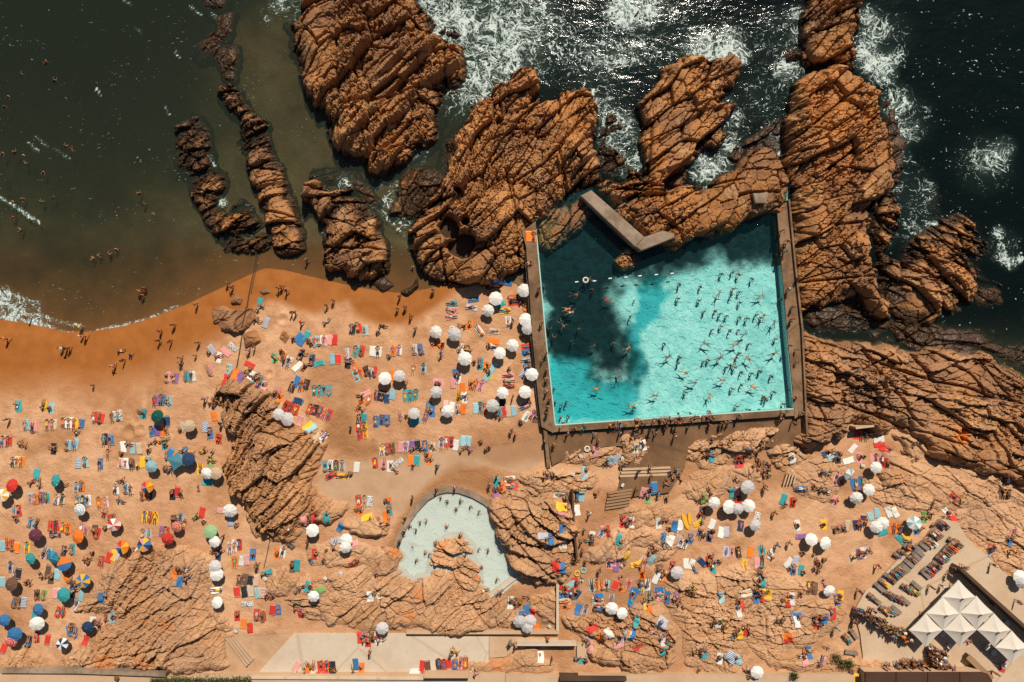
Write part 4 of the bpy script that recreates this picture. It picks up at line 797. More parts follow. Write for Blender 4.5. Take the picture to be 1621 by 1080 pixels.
# hedge and shrubs
def leaf_mat(name, a, b):
    m = NT(name); r = m.n('ShaderNodeObjectInfo').outputs['Random']; n = m.noise(m.pos(), 2.5, 3)
    return m.done(m.bsdf(m.mix(m.ss(n, .35, .65), a, b), .7, None, .2))
M_LEAF = leaf_mat('leaves', (.030, .045, .010, 1), (.085, .10, .025, 1))
M_DRY = leaf_mat('dry_leaves', (.10, .075, .02, 1), (.19, .13, .05, 1))
def leaves(name, pts_fn, n, size, mat):
    bm = bmesh.new(); rnd = random.Random(hash(name) % 1000 + n)
    for _ in range(n):
        c = Vector(pts_fn(rnd)); d = Vector((rnd.gauss(0, 1), rnd.gauss(0, 1), rnd.gauss(.6, .7))).normalized(); t = d.orthogonal().normalized() if d.length else Vector((1, 0, 0)); b = d.cross(t); s = size * rnd.uniform(.6, 1.3)
        bm.faces.new([bm.verts.new(c + t * s), bm.verts.new(c + b * s * .5), bm.verts.new(c - t * s), bm.verts.new(c - b * s * .5)])
    return bm_mesh(name, bm, mat)
hx0, hy0 = W(236, 1077, 3.4); hx1, hy1 = W(396, 1080, 3.4)
hd = props(link('hedge', leaves('hedge', lambda r: (r.uniform(hx0, hx1), hy0 - .5 + r.gauss(0, .35) + .15 * math.sin(r.random() * 9), 2.5 + abs(r.gauss(.5, .4))), 5200, .11, M_LEAF)), 'dark green clipped hedge at the bottom edge left of the terrace', 'hedge')
for qx, qy, r_, lab, mt in ((480, 935, .85, 'olive shrub among the pale stones, the taller one', M_DRY), (550, 968, .75, 'dark green shrub among the pale stones', M_LEAF), (515, 970, .5, 'small dry shrub between the two larger shrubs', M_DRY), (210, 1030, .6, 'dark low shrub at the bottom wall right of the red parasol towel', M_LEAF)):
    cx, cy = W(1200 + qx / 3.857, 800 + qy / 3.857, 2); hz = height(cx, cy)
    sh = props(link('shrub', None, loc=(cx, cy, hz)), lab, 'shrub', 'shrubs by the bottom wall')
    link('foliage', leaves('foliage', lambda r: (r.gauss(0, r_ * .5), r.gauss(0, r_ * .5), abs(r.gauss(.25, .3))), 420, .12, mt), sh)
    bm = bmesh.new()
    for k in range(5): add_cyl(bm, (0, 0, -.1), (.35 * math.cos(k * 1.3), .35 * math.sin(k * 1.3), .5), .03, .012, 5)
    link('stem', bm_mesh('stem', bm, M_WOOD), sh)
# ================================================================== people: one continuous skinned body per pose
def skin_mat(name, mode):
    m = NT(name); oi = m.n('ShaderNodeObjectInfo'); n = m.noise(m.pos(), 9, 3)
    base = oi.outputs['Color']
    c = m.mix(m.ss(n, .4, .7, 0, .3), base, m.mix(.45, base, (.05, .03, .02, 1)))
    return m.done(m.bsdf(c, .55 if mode == 'skin' else .85, None, .25))
M_SKIN, M_SWIM, M_HAIR = skin_mat('skin', 'skin'), skin_mat('swimwear', 'cloth'), skin_mat('hair', 'cloth')
R_ = dict(pel=.135, spi=.125, che=.145, nec=.055, hea=.092, top=.075, cla=.07, sh=.06, el=.045, wr=.032, ha=.04, fi=.022, hip=.10, kn=.063, an=.043, toe=.034)
LINKS = [('pel', 'spi'), ('spi', 'che'), ('che', 'nec'), ('nec', 'hea'), ('hea', 'top')]
for s_ in 'LR': LINKS += [('che', 'sh' + s_), ('sh' + s_, 'el' + s_), ('el' + s_, 'wr' + s_), ('wr' + s_, 'ha' + s_), ('ha' + s_, 'fi' + s_), ('pel', 'hip' + s_), ('hip' + s_, 'kn' + s_), ('kn' + s_, 'an' + s_), ('an' + s_, 'toe' + s_)]
def sym(d):
    o = {}
    for k, v in d.items():
        if k.endswith('*'): o[k[:-1] + 'L'] = (-v[0], v[1], v[2]); o[k[:-1] + 'R'] = v
        else: o[k] = v
    return o
LIE = dict(pel=(0, 0, .13), spi=(0, .2, .12), che=(0, .42, .14), nec=(0, .58, .13), hea=(0, .70, .14), top=(0, .80, .14))
POSES = {
 'lie_back': sym({**LIE, 'sh*': (.19, .49, .13), 'el*': (.31, .24, .08), 'wr*': (.33, .0, .07), 'ha*': (.32, -.08, .06), 'fi*': (.31, -.16, .05), 'hip*': (.10, -.08, .13), 'kn*': (.13, -.48, .14), 'an*': (.14, -.88, .08), 'toe*': (.17, -.95, .20)}),
 'lie_knees': sym({**LIE, 'sh*': (.19, .49, .13), 'el*': (.38, .62, .08), 'wr*': (.20, .80, .08), 'ha*': (.12, .84, .08), 'fi*': (.05, .85, .09), 'hip*': (.10, -.08, .14), 'kn*': (.14, -.36, .46), 'an*': (.14, -.62, .08), 'toe*': (.15, -.78, .05)}),
 'lie_front': sym({**LIE, 'sh*': (.19, .50, .13), 'el*': (.36, .60, .07), 'wr*': (.16, .76, .06), 'ha*': (.08, .80, .06), 'fi*': (.02, .82, .06), 'hip*': (.10, -.08, .15), 'kn*': (.12, -.48, .09), 'an*': (.14, -.88, .09), 'toe*': (.13, -1.0, .05)}),
 'sit': sym(dict(pel=(0, 0, .14), spi=(0, .12, .30), che=(0, .22, .50), nec=(0, .24, .68), hea=(0, .20, .80), top=(0, .20, .90), **{'sh*': (.19, .25, .58), 'el*': (.30, .40, .32), 'wr*': (.32, .44, .10), 'ha*': (.33, .47, .05), 'fi*': (.35, .55, .04), 'hip*': (.10, -.08, .14), 'kn*': (.15, -.44, .36), 'an*': (.15, -.78, .08), 'toe*': (.16, -.92, .10)})),
 'sit_hunched': sym(dict(pel=(0, .05, .14), spi=(0, .06, .32), che=(0, -.04, .52), nec=(0, -.12, .68), hea=(0, -.18, .78), top=(0, -.20, .88), **{'sh*': (.19, -.04, .58), 'el*': (.26, -.26, .40), 'wr*': (.12, -.42, .42), 'ha*': (.06, -.46, .42), 'fi*': (.0, -.48, .40), 'hip*': (.10, -.02, .14), 'kn*': (.22, -.40, .44), 'an*': (.12, -.55, .08), 'toe*': (.14, -.72, .05)})),
 'stand': dict(sym(dict(pel=(0, 0, .95), spi=(0, .01, 1.12), che=(0, 0, 1.32), nec=(0, .01, 1.49), hea=(0, -.01, 1.60), top=(0, -.01, 1.70), **{'sh*': (.19, 0, 1.41), 'el*': (.25, .03, 1.14), 'wr*': (.27, -.06, .92), 'ha*': (.27, -.08, .84), 'fi*': (.26, -.10, .76), 'hip*': (.10, 0, .90), 'kn*': (.12, -.01, .50), 'an*': (.13, .02, .08), 'toe*': (.15, -.16, .04)}))),
 'walk': dict(sym(dict(pel=(0, 0, .94), spi=(0, .01, 1.11), che=(0, -.02, 1.31), nec=(0, -.03, 1.48), hea=(0, -.06, 1.59), top=(0, -.06, 1.69), **{'sh*': (.19, 0, 1.40)})),
     elL=(-.26, .14, 1.15), wrL=(-.27, .10, .92), haL=(-.27, .08, .84), fiL=(-.26, .05, .77), elR=(.26, -.12, 1.16), wrR=(.25, -.32, 1.02), haR=(.24, -.39, .98), fiR=(.22, -.46, .95),
     hipL=(-.10, 0, .89), knL=(-.11, -.20, .52), anL=(-.11, -.26, .09), toeL=(-.12, -.43, .06), hipR=(.10, 0, .89), knR=(.11, .10, .50), anR=(.11, .36, .17), toeR=(.12, .26, .04)),
 'wave': dict(sym(dict(pel=(0, 0, .95), spi=(0, .01, 1.12), che=(0, 0, 1.32), nec=(0, .01, 1.49), hea=(0, -.01, 1.60), top=(0, -.01, 1.70), **{'sh*': (.19, 0, 1.41), 'el*': (.36, .02, 1.18), 'wr*': (.24, -.08, 1.00), 'ha*': (.20, -.12, .97), 'fi*': (.14, -.15, .96), 'hip*': (.10, 0, .90), 'kn*': (.16, -.02, .50), 'an*': (.20, .02, .08), 'toe*': (.24, -.15, .04)}))),
 'bathe': sym(dict(pel=(0, 0, .92), spi=(0, .02, 1.10), che=(0, 0, 1.30), nec=(0, -.01, 1.47), hea=(0, -.04, 1.58), top=(0, -.04, 1.68), **{'sh*': (.20, 0, 1.39), 'el*': (.30, -.10, 1.16), 'wr*': (.30, -.36, 1.16), 'ha*': (.29, -.43, 1.17), 'fi*': (.27, -.51, 1.18), 'hip*': (.10, 0, .88), 'kn*': (.18, -.12, .50), 'an*': (.20, .06, .10), 'toe*': (.22, -.10, .04)})),
 'swim': dict(sym({**LIE, 'sh*': (.20, .50, .13), 'hip*': (.10, -.08, .13)}), elL=(-.42, .62, .10), wrL=(-.50, .86, .12), haL=(-.50, .95, .12), fiL=(-.49, 1.04, .12), elR=(.42, .34, .08), wrR=(.56, .12, .06), haR=(.60, .05, .05), fiR=(.64, -.02, .05),
     knL=(-.24, -.42, .08), anL=(-.30, -.80, .10), toeL=(-.33, -.94, .07), knR=(.20, -.46, .12), anR=(.36, -.80, .12), toeR=(.40, -.94, .10)),
 'float': sym({**LIE, 'sh*': (.20, .50, .13), 'el*': (.46, .60, .10), 'wr*': (.68, .72, .10), 'ha*': (.76, .76, .10), 'fi*': (.83, .80, .10), 'hip*': (.10, -.08, .13), 'kn*': (.22, -.46, .10), 'an*': (.34, -.84, .10), 'toe*': (.38, -.96, .12)}),
}
LYING = {'lie_back', 'lie_knees', 'lie_front', 'swim', 'float'}
def build_body(pose):
    J = POSES[pose]; names = ['pel'] + [k for k in J if k != 'pel']
    me = bpy.data.meshes.new('skeleton'); me.from_pydata([J[k] for k in names], [(names.index(a), names.index(b)) for a, b in LINKS], [])
    o = bpy.data.objects.new('tmp', me); COL.objects.link(o)
    o.modifiers.new('s', 'SKIN')
    for i, k in enumerate(names):
        base = k[:-1] if k[-1] in 'LR' and k not in R_ else k
        r = R_[base]; v = me.skin_vertices[0].data[i]; f = 1.0 if base in ('el', 'wr', 'kn', 'an', 'nec', 'hea', 'top') else 1.0
        flat = .78 if base in ('pel', 'spi', 'che') else 1.0
        v.radius = (r * 1.08, r * flat); v.use_root = (k == 'pel')
    sd = o.modifiers.new('d', 'SUBSURF'); sd.levels = 1; sd.render_levels = 1
    dg = bpy.context.evaluated_depsgraph_get(); ev = o.evaluated_get(dg)
    m2 = bpy.data.meshes.new_from_object(ev); bpy.data.objects.remove(o); bpy.data.meshes.remove(me)
    bm = bmesh.new(); bm.from_mesh(m2)
    zmin = min(v.co.z for v in bm.verts)
    for v in bm.verts: v.co.z -= zmin - .004
    # nose, so that the head has a front
    up = (Vector(J['top']) - Vector(J['hea'])).normalized(); fwd = Vector((0, -1, 0)) if abs(up.z) > .6 else Vector((0, 0, 1 if pose != 'lie_front' and pose != 'swim' else -1))
    for v in bm.verts:
        r = v.co - (Vector(J['hea']) - Vector((0, 0, zmin - .004)))
        if r.length < .14 and r.dot(fwd) > .07 and abs(r.x) < .03 and abs(r.dot(up)) < .05: v.co += fwd * .022
    bm.to_mesh(m2); bm.free(); m2.name = 'body_' + pose; m2.materials.clear(); m2.materials.append(M_SKIN)
    for p in m2.polygons: p.use_smooth = True
    off = Vector((0, 0, -zmin + .004)); Jv = {k: Vector(v) + off for k, v in J.items()}
    return m2, Jv, up, fwd
def shell(mesh, test, inflate, name, mat):
    bm = bmesh.new(); bm.from_mesh(mesh); bm.normal_update()
    kill = [f for f in bm.faces if not test(f.calc_center_median())]
    bmesh.ops.delete(bm, geom=kill, context='FACES')
    for v in bm.verts: v.co += v.normal * inflate
    return bm_mesh(name, bm, mat, smooth=True)
def seg_d(p, a, b):
    ab = b - a; t = max(0, min(1, (p - a).dot(ab) / ab.length_squared)); return (p - a - ab * t).length
BODY = {}
for ps in POSES:
    me, J, up, fwd = build_body(ps)
    hd = J['hea']
    hairdir = (up * .75 - fwd * .65).normalized()
    parts = {'body': me}
    parts['hair'] = shell(me, lambda c: (c - hd).length < .21 and (c - hd).dot(hairdir) > .0 and (c - J['nec']).length > .07, .016, 'hair', M_HAIR)
    th = lambda c, q: min(seg_d(c, J['hipL'], J['hipL'].lerp(J['knL'], q)), seg_d(c, J['hipR'], J['hipR'].lerp(J['knR'], q)))
    arm = lambda c: min((c - J['ha' + s]).length for s in 'LR') > .13 and min((c - J['wr' + s]).length for s in 'LR') > .12
    parts['trunks'] = shell(me, lambda c: arm(c) and (th(c, .55) < .125 or (c - J['pel']).length < .15), .014, 'swim_shorts', M_SWIM)
    parts['bikini'] = shell(me, lambda c: arm(c) and (c - J['pel'] * .65 - (J['hipL'] + J['hipR']) * .175).length < .155, .012, 'bikini_bottom', M_SWIM)
    parts['suit'] = shell(me, lambda c: arm(c) and (seg_d(c, J['pel'], J['che']) < .165 and (c - J['nec']).length > .12 and min((c - J['sh' + s]).length for s in 'LR') > .07), .012, 'swimsuit', M_SWIM)
    parts['shirt'] = shell(me, lambda c: seg_d(c, J['spi'], J['che']) < .19 and (c - J['nec']).length > .09 or min(seg_d(c, J['sh' + s], J['sh' + s].lerp(J['el' + s], .6)) for s in 'LR') < .075, .018, 'shirt', M_SWIM)
    BODY[ps] = (parts, J)
def make_hat():
    bm = bmesh.new(); pr = [(0, .13), (.07, .12), (.10, .08), (.105, .0), (.16, -.015), (.23, -.03)]
    rows = [[bm.verts.new((r * math.cos(k * math.pi / 6), r * math.sin(k * math.pi / 6), z)) for k in range(12)] for r, z in pr[1:]]
    t = bm.verts.new((0, 0, pr[0][1]))
    for k in range(12):
        bm.faces.new((t, rows[0][k], rows[0][(k + 1) % 12]))
        for a, b in zip(rows[:-1], rows[1:]): bm.faces.new((a[k], b[k], b[(k + 1) % 12], a[(k + 1) % 12]))
    return bm_mesh('sun_hat', bm, M_SWIM, smooth=True)
HAT = make_hat()
# ================================================================== survey of the crowd, one line per zoom sheet
# codes: a parasol | t towel | b towel with a person lying | s towel with a sitter | p lying on the ground | q sitting on the ground
#        u standing | h bather upright in water | m swimmer | c lounger | C lounger with a person | i swim ring | g bag or box
# fields: code x y [compass direction of the head] [colour]
SHEETS = {
'A': "h 285 382;h 130 450;h 333 490;h 50 588;h 28 650;h 18 935;h 92 930;h 145 948;h 150 993;h 400 890;m 437 910 150;h 265 1050",
'E': "h 30 98;h 80 228;h 132 215;h 253 228;h 325 205;h 80 322;h 128 400;h 850 180;h 877 243;h 575 578;h 607 562;h 675 550;h 710 522;u 850 775;u 878 758;u 868 800;u 28 882;u 175 935;u 490 993;u 1055 980;u 1385 722;u 1412 748;u 1195 855",
'F': "u 158 755;u 175 745;u 205 770;u 450 860;u 490 830;u 330 585;u 895 805;u 882 880;u 930 870;u 965 925;u 1100 765;u 235 905;u 258 905;u 295 965;q 445 962;q 758 1018;q 788 985;u 992 1000;q 980 625 o;"
     "b 1215 850 90 t;b 1215 890 90 p;b 1210 930 90 p;b 1345 825 90 b;b 1335 875 90 l;b 1490 722 90 n;t 1550 720 90 b;a 1485 820 w;t 1510 855 60 t;a 1435 895 w;b 1590 815 90 r;b 1540 895 90 y;b 1560 960 180 w;u 1588 950;a 1115 1025 w;a 1230 1040 l;i 1215 1005 w;q 1285 985;s 1325 970 0 o;b 1385 1020 150 w;b 1475 1020 90 e;b 600 1010 180 k;b 640 1000 170 r;b 680 1015 180 T;q 30 880;q 55 870;t 28 848 0 t;t 70 968 10 l;q 20 950",
'I': "u 35 62;u 370 118;u 395 122;u 415 120;u 490 45;u 515 48;u 975 15;u 965 72;u 1035 78;u 1205 85;u 1100 178;u 1100 205;u 1185 165;q 728 138;q 793 165;u 748 195;u 690 228;u 558 348;s 95 470 0 t;s 255 470 0 y;s 295 480 0 c;b 150 590 0 c;b 195 605 0 p;b 285 590 0 p;b 315 590 0 e;b 385 580 0 w;b 415 580 0 w;b 447 585 0 y;b 485 585 0 b;q 455 630;"
     "b 568 545 0 r;b 605 550 0 r;b 680 540 0 K;b 717 535 0 K;u 40 555;s 865 515 0 t;a 952 535 G;t 1010 570 0 n;b 920 630 0 b;t 952 630 0 v;t 985 635 0 o;q 1012 625;q 910 705;q 955 690;q 1000 680;s 1000 700 0 t;t 1100 605 0 e;a 1153 595 e;b 940 440 0 v;b 980 440 0 b;s 1018 445 0 c;b 1015 300 180 p;s 1052 300 0 v;b 1130 295 180 t;b 1165 295 180 w;t 1278 130 150 l;s 1325 170 0 w;t 1365 145 140 p;t 1410 115 140 K;"
     "b 1272 260 160 p;b 1390 250 0 c;s 1395 305 0 r;u 1515 130;u 1550 110;t 1515 222 110 r;s 1465 270 0 o;s 1490 292 0 v;t 1525 295 20 w;s 1575 295 0 p;b 1580 345 0 b;q 1550 315;b 10 690 10 p;b 42 690 0 r;q 112 705;q 140 715;s 320 730 0 k;b 405 715 0 c;b 450 710 0 c;b 630 680 0 k;b 667 685 0 b;t 743 728 0 w;q 778 705;t 800 735 0 c;t 840 735 0 e;p 655 770 0;q 895 750;b 75 820 0 w;b 98 815 0 y;b 124 815 0 o;t 468 825 0 B;b 515 820 0 T;b 605 830 180 b;b 730 825 0 P;b 762 830 0 w;b 797 830 0 z;t 862 820 0 y;s 895 810 0 c;a 920 845 c;"
     "t 1030 765 20 b;s 1120 750 0 b;q 1165 765;a 1145 800 n;q 1000 860;q 1030 870;q 1045 860;t 1245 605 0 B;b 1275 640 0 b;s 1330 670 0 r;u 1345 580;q 1240 745;q 1285 770;s 1280 805 0 g;q 1285 455;u 1247 430;q 1312 440;q 1298 475;t 1300 540 170 o;a 1255 890 w;a 1315 885 e;s 1220 855 0 y;t 1265 945 90 t;p 1210 975 170;t 215 895 0 t;q 185 940;q 235 950;a 62 960 r;q 107 965;a 325 930 T;q 375 960;b 462 970 0 c;b 492 965 0 o;q 740 930;b 702 985 0 w;b 765 980 0 c;b 793 985 0 O;a 895 970 M;b 865 1020 0 o;b 905 1022 0 n;s 1045 1010 0 k;t 1078 1000 5 r;a 10 1020 Y;"
     "b 180 1040 0 l;b 208 1045 0 o;b 245 1035 0 v;b 277 1035 0 t;b 340 1050 10 w;b 375 1045 10 e;b 470 1055 0 c;b 500 1055 0 b;b 530 1055 0 w;b 600 1065 0 o;b 640 1065 0 P;q 728 1050",
'J': "t 270 55 40 b;t 292 75 40 b;t 322 45 30 t;q 245 55;q 350 85;b 375 80 0 c;b 402 75 0 w;b 432 75 0 P;t 462 70 0 p;t 492 70 5 r;t 480 188 0 c;t 514 188 0 r;b 565 155 0 l;s 580 205 0 k;b 625 140 10 t;b 660 140 5 r;b 762 145 0 w;t 725 140 0 w;b 855 135 0 o;q 838 170;b 890 135 0 w;b 985 130 170 l;b 1020 130 170 b;s 1105 82 0 o;b 1135 100 140 o;q 1160 85;s 1265 120 0 w;s 1315 130 0 z;u 1150 150;t 1470 80 100 o;b 1465 115 100 W;a 1585 105 w;a 1508 150 w;a 1295 185 w;s 1385 210 0 t;q 1357 200;s 1430 230 0 o;t 1468 240 30 c;s 1445 272 0 y;t 1435 292 30 c;p 980 245 10;b 1042 245 180 c;"
     "q 170 130;s 130 175 0 g;b 180 170 10 o;b 215 205 20 K;b 190 195 20 w;b 285 165 20 k;q 310 130;q 300 150;t 265 235 40 w;q 330 220;b 355 195 0 n;t 400 215 80 t;q 310 235;b 622 250 170 o;b 655 270 170 o;b 628 292 150 c;b 690 262 170 k;b 714 272 175 w;b 735 268 175 R;a 808 305 w;t 848 290 0 o;a 895 290 l;u 935 320;b 20 310 0 o;b 47 320 0 t;s 8 290 0 c;s 60 345 0 p;t 262 325 15 b;b 235 360 15 k;b 292 350 15 o;b 322 345 10 k;b 375 380 0 T;b 405 380 0 T;b 434 380 0 T;b 463 380 0 T;s 140 385 0 p;q 122 400;s 155 405 0 o;t 272 445 110 n;b 195 475 20 R;b 226 487 20 R;b 258 500 20 R;a 155 525 l;a 208 555 l;"
     "b 345 495 20 r;b 375 500 20 k;b 407 510 20 r;b 435 520 20 P;b 462 527 20 r;t 285 565 20 p;t 335 598 50 y;t 358 612 50 c;b 432 665 30 w;b 402 657 30 e;q 330 635;b 650 470 20 o;b 706 440 20 o;t 683 402 60 p;q 662 492;b 755 410 10 k;b 787 415 10 k;t 815 430 0 n;t 850 405 5 c;b 930 410 5 t;b 960 410 5 T;b 992 405 5 T;s 1115 330 0 p;s 1145 330 0 P;a 1122 392 l;s 1235 275 0 b;b 1252 305 10 w;t 1222 335 0 p;t 1280 360 0 o;s 1258 410 0 y;s 1292 415 0 w;b 1360 340 20 p;b 1392 352 20 P;s 1333 340 0 o;b 1560 290 90 P;b 1562 322 90 p;b 1565 352 90 r;q 1560 250;a 1525 395 w;t 1525 445 0 k;u 1590 410;"
     "t 1180 475 0 P;t 1215 485 0 w;a 1190 510 w;s 1253 490 0 w;t 1280 495 0 o;b 1388 485 5 t;b 1415 492 5 r;t 1362 490 5 c;a 1465 475 l;t 1505 510 0 t;t 1532 510 0 r;t 1560 510 0 e;t 1595 505 0 c;b 1072 480 10 b;s 1095 500 0 b;b 1055 540 10 v;a 985 518 l;q 940 525;t 990 572 60 t;p 900 540 170;t 675 550 0 t;b 648 560 0 k;b 677 590 0 y;b 645 602 0 r;b 650 645 0 R;b 685 640 0 y;u 595 605;b 750 570 0 B;b 788 560 0 B;b 820 560 0 B;b 790 740 0 w;b 820 735 0 r;b 847 735 0 z;t 900 725 0 p;b 933 720 0 l;t 972 715 0 v;t 1005 715 0 k;b 1050 720 0 b;s 1095 720 0 e;b 1152 700 0 l;b 1182 695 0 r;b 1213 695 0 R;t 1238 715 0 w;t 1283 690 0 c;t 1316 690 0 c;q 1275 745;q 1320 740;q 1400 690;q 1420 735;q 1450 720;u 1580 620;u 1605 645;"
     "b 440 845 0 t;b 472 840 0 w;b 506 840 0 z;b 545 840 0 e;t 632 850 0 w;b 478 900 60 R;b 547 905 90 y;b 745 825 0 r;b 800 830 0 p;s 840 835 0 w;p 862 862 140;t 890 820 40 K;t 963 810 0 o;t 1000 808 0 t;s 1080 795 0 o;q 1068 770 y;u 1125 840;b 645 1050 0 r;b 682 1055 0 e;t 712 1058 0 W;q 805 1045;b 830 1068 0 o;u 975 1030;u 1122 980;u 1235 970;t 1490 945 0 t;u 1490 900;u 1447 950;s 1500 962 0 k;b 1525 965 20 o;b 1570 920 90 w;b 1588 962 90 r;s 1488 995 0 v;h 1150 1028;h 1190 1050;h 1270 1050",
'K': "q 640 590;q 665 588;q 700 583;q 812 566;u 905 570;q 935 556;q 1010 552;q 1068 548;u 1060 575;q 1155 542;q 1240 534;q 1300 528;u 1340 575;q 1405 520;q 1455 515;q 1535 508;u 1545 545;q 480 605;q 430 610;u 460 630;u 640 615;u 700 640;q 1200 538;u 1250 590;u 985 600;b 132 112 90 r;b 135 148 90 B;b 135 200 90 c;s 132 232 0 b;t 112 275 20 B;a 162 282 w;a 122 388 w;q 145 435;b 122 478 70 B;b 130 540 30 w;b 162 530 30 p;s 187 540 0 z;q 105 575;u 250 150;u 222 205 o;u 252 250;u 253 305;u 252 380;u 272 430;u 262 475;u 255 515;u 240 690;u 298 705;u 380 640;u 335 605;u 355 580;"
     "u 737 585;u 545 645;u 572 680;u 800 595;u 835 575;u 862 575;u 885 625;u 918 640;u 1035 660;u 955 560;u 990 560;u 1043 570;u 1095 575;u 1115 575;u 1137 570;u 1180 570;u 1215 555;u 1270 545;u 1320 580;u 1365 570;u 1390 565;u 1435 530;u 1490 505;u 1475 550;u 1580 510;q 790 650;q 773 662;q 803 668;i 500 737 w;g 460 780 w;t 640 810 40 c;t 680 800 40 B;q 620 815;g 715 795 n;q 700 840;s 840 705 0 w;s 800 722 0 w;s 550 745 0 p;q 240 900;q 277 905;q 257 895;g 410 888 c;s 490 868 0 c;b 478 885 30 c;u 815 870;u 890 840;u 893 900;q 990 930;q 1018 880;q 1042 895;q 1070 920;q 1030 920;q 985 950;q 1055 885;g 715 955 n;u 800 980;s 865 1000 0 p;t 842 1005 10 p;s 890 975 0 b;t 910 968 0 b;q 940 1010;q 985 1040;s 870 1032 0 g;"
     "q 1255 685;q 1275 702;q 1240 740;s 1255 775 0 t;q 1240 765;q 1380 685;q 1365 705;q 1400 820;s 1420 815 0 r;s 1442 810 0 r;q 1555 710;q 1530 720;q 1590 690;q 1510 740;q 1520 840;q 1550 800;u 1590 980;a 1480 970 l;q 1415 920;t 1418 1000 0 p;s 1425 1032 0 r;t 1388 1010 0 t;s 1205 1030 0 g;q 1250 1000;q 1600 860;q 1575 880;a 1275 1065 w;a 1372 1092 w;a 1420 1105 l;a 1488 1085 w;b 330 1018 90 w;s 370 1042 0 z;b 440 1030 10 K;t 466 1030 10 c;q 550 1020;q 640 1020;t 340 1078 90 y;s 15 930 0 w;b 32 965 90 p;"
     "h 405 85;m 535 110 60;h 665 90;m 745 125 60;f 697 280 0;m 550 370 90;h 300 372;h 305 455;h 345 470;h 372 455;h 340 550;h 388 540;h 355 580;m 765 480 90;h 793 487;m 908 410 90;h 978 95;f 990 175 60;h 1070 175;h 1062 215;m 1090 265 120;f 1232 95 300;h 1377 15;m 1455 38 60;f 1400 100 70;h 1497 95;h 1432 153;f 1305 185 60;h 1220 200;h 1247 195;f 1400 205 0;f 1490 190 320;h 1360 240;h 1407 240;h 1447 270;h 1513 275;h 1565 265;m 1320 315 90;m 1143 330 90;h 1107 390;h 1448 347;h 1393 370;m 1520 360 290;m 1247 420 10;h 1590 425;h 1605 440;h 1420 478;h 1253 512",
'G': "i 490 708 w;h 490 708;h 520 705;m 420 797 90;h 538 770;m 625 827 90;h 790 832;m 395 905 90;m 375 885 80;h 765 932;f 345 975 140;h 447 1005;h 270 1005;h 295 1055;h 1070 733;h 1197 748;h 1060 820;h 1190 830;h 1327 668;h 1395 660;h 1432 675;h 1515 700;f 1303 795 20;h 1400 760;h 1437 778;h 1385 800;h 1440 845;f 1555 805 70;h 1222 900;h 1287 897;h 1320 912;h 1360 925;h 1440 937;h 1485 940;h 1538 920;f 1575 935 30;h 1270 1010;h 1325 990;h 1435 1012;t 142 445 0 o;b 172 445 0 o;u 205 755;u 235 750;u 222 965;q 150 600;a 112 770 w;i 125 880 o;a 125 950 w;a 135 1005 l;s 40 822 0 r;q 100 850;b 75 840 90 r;q 100 1035",
'H': "u 147 405;u 180 470;u 160 490;u 150 540;u 165 535;u 222 700;u 190 765;h 145 822;u 215 870;u 210 945;u 203 962;h 30 935;f 98 975 20",
'L': "h 118 65;f 98 155 60;h 22 265;h 90 295;h 107 390;h 45 425;h 60 442;q 198 418;h 165 465;u 200 105;u 240 130;u 240 205;u 225 380;u 35 510;u 150 510;u 180 505;u 272 515;u 215 575;u 140 550;b 630 650 0 r;b 658 655 0 r;s 683 645 0 z;t 765 688 90 w;t 765 715 90 r;b 795 742 90 R;t 600 742 40 w;b 440 772 70 n;b 470 790 70 c;s 500 785 0 k;q 445 750;t 570 815 80 w;s 635 788 0 p;q 658 778;p 900 765 300;q 975 700 g;q 965 800 r;a 725 850 w;a 565 895 C;a 680 985 w;a 605 1040 w;g 658 845 w;b 722 800 0 P;b 758 805 0 p;b 790 825 0 r;b 480 915 20 p;b 512 935 20 p;b 640 940 10 B;b 600 960 0 b;b 635 990 90 v;q 435 880;q 388 885;q 405 870;q 380 975;q 400 990;b 270 980 90 b;u 45 960;s 205 790 0 w;q 70 885;q 40 870;q 65 830;q 10 800;t 162 1050 20 t;s 222 1060 0 r;s 475 1052 0 p;q 565 1030;u 1095 1050;b 1205 1030 320 r;q 1250 1050;b 1522 920 10 z;b 1498 1010 5 z;b 1530 1015 5 z;q 1480 920",
'M': "a 480 30 L;a 210 185 V;a 465 195 o;a 692 122 P;a 742 258 M;a 880 240 N;a 1020 208 r;a 1075 135 S;a 1280 160 H;a 1305 225 w;a 1400 38 w;a 175 330 t;a 315 322 U;a 388 358 O;a 503 465 Q;a 60 485 z;a 225 640 b;a 220 728 w;a 20 705 b;a 530 750 n;a 85 792 b;a 60 840 R;a 375 850 B;a 1310 375 l;a 1320 425 w;a 1320 595 w;b 1320 520 90 w;a 382 550 t;b 80 40 0 p;b 108 35 0 r;q 90 80;b 180 110 10 c;q 215 115;b 305 130 0 r;b 335 130 0 R;b 380 140 0 o;b 410 145 0 o;b 330 185 90 n;b 520 160 0 P;b 495 145 0 p;s 575 150 0 z;b 588 175 10 r;q 645 140;q 735 120;s 672 82 0 r;q 630 50;b 880 70 0 y;b 912 75 0 o;b 945 75 0 y;b 870 180 0 W;b 905 180 0 W;s 1060 85 0 z;b 1100 80 0 c;b 1125 115 10 P;b 985 165 0 v;b 1012 165 0 r;q 1195 70;t 1230 48 20 r;q 1235 90;u 1355 190;t 1350 35 90 R;t 1405 95 0 B;q 1430 120;"
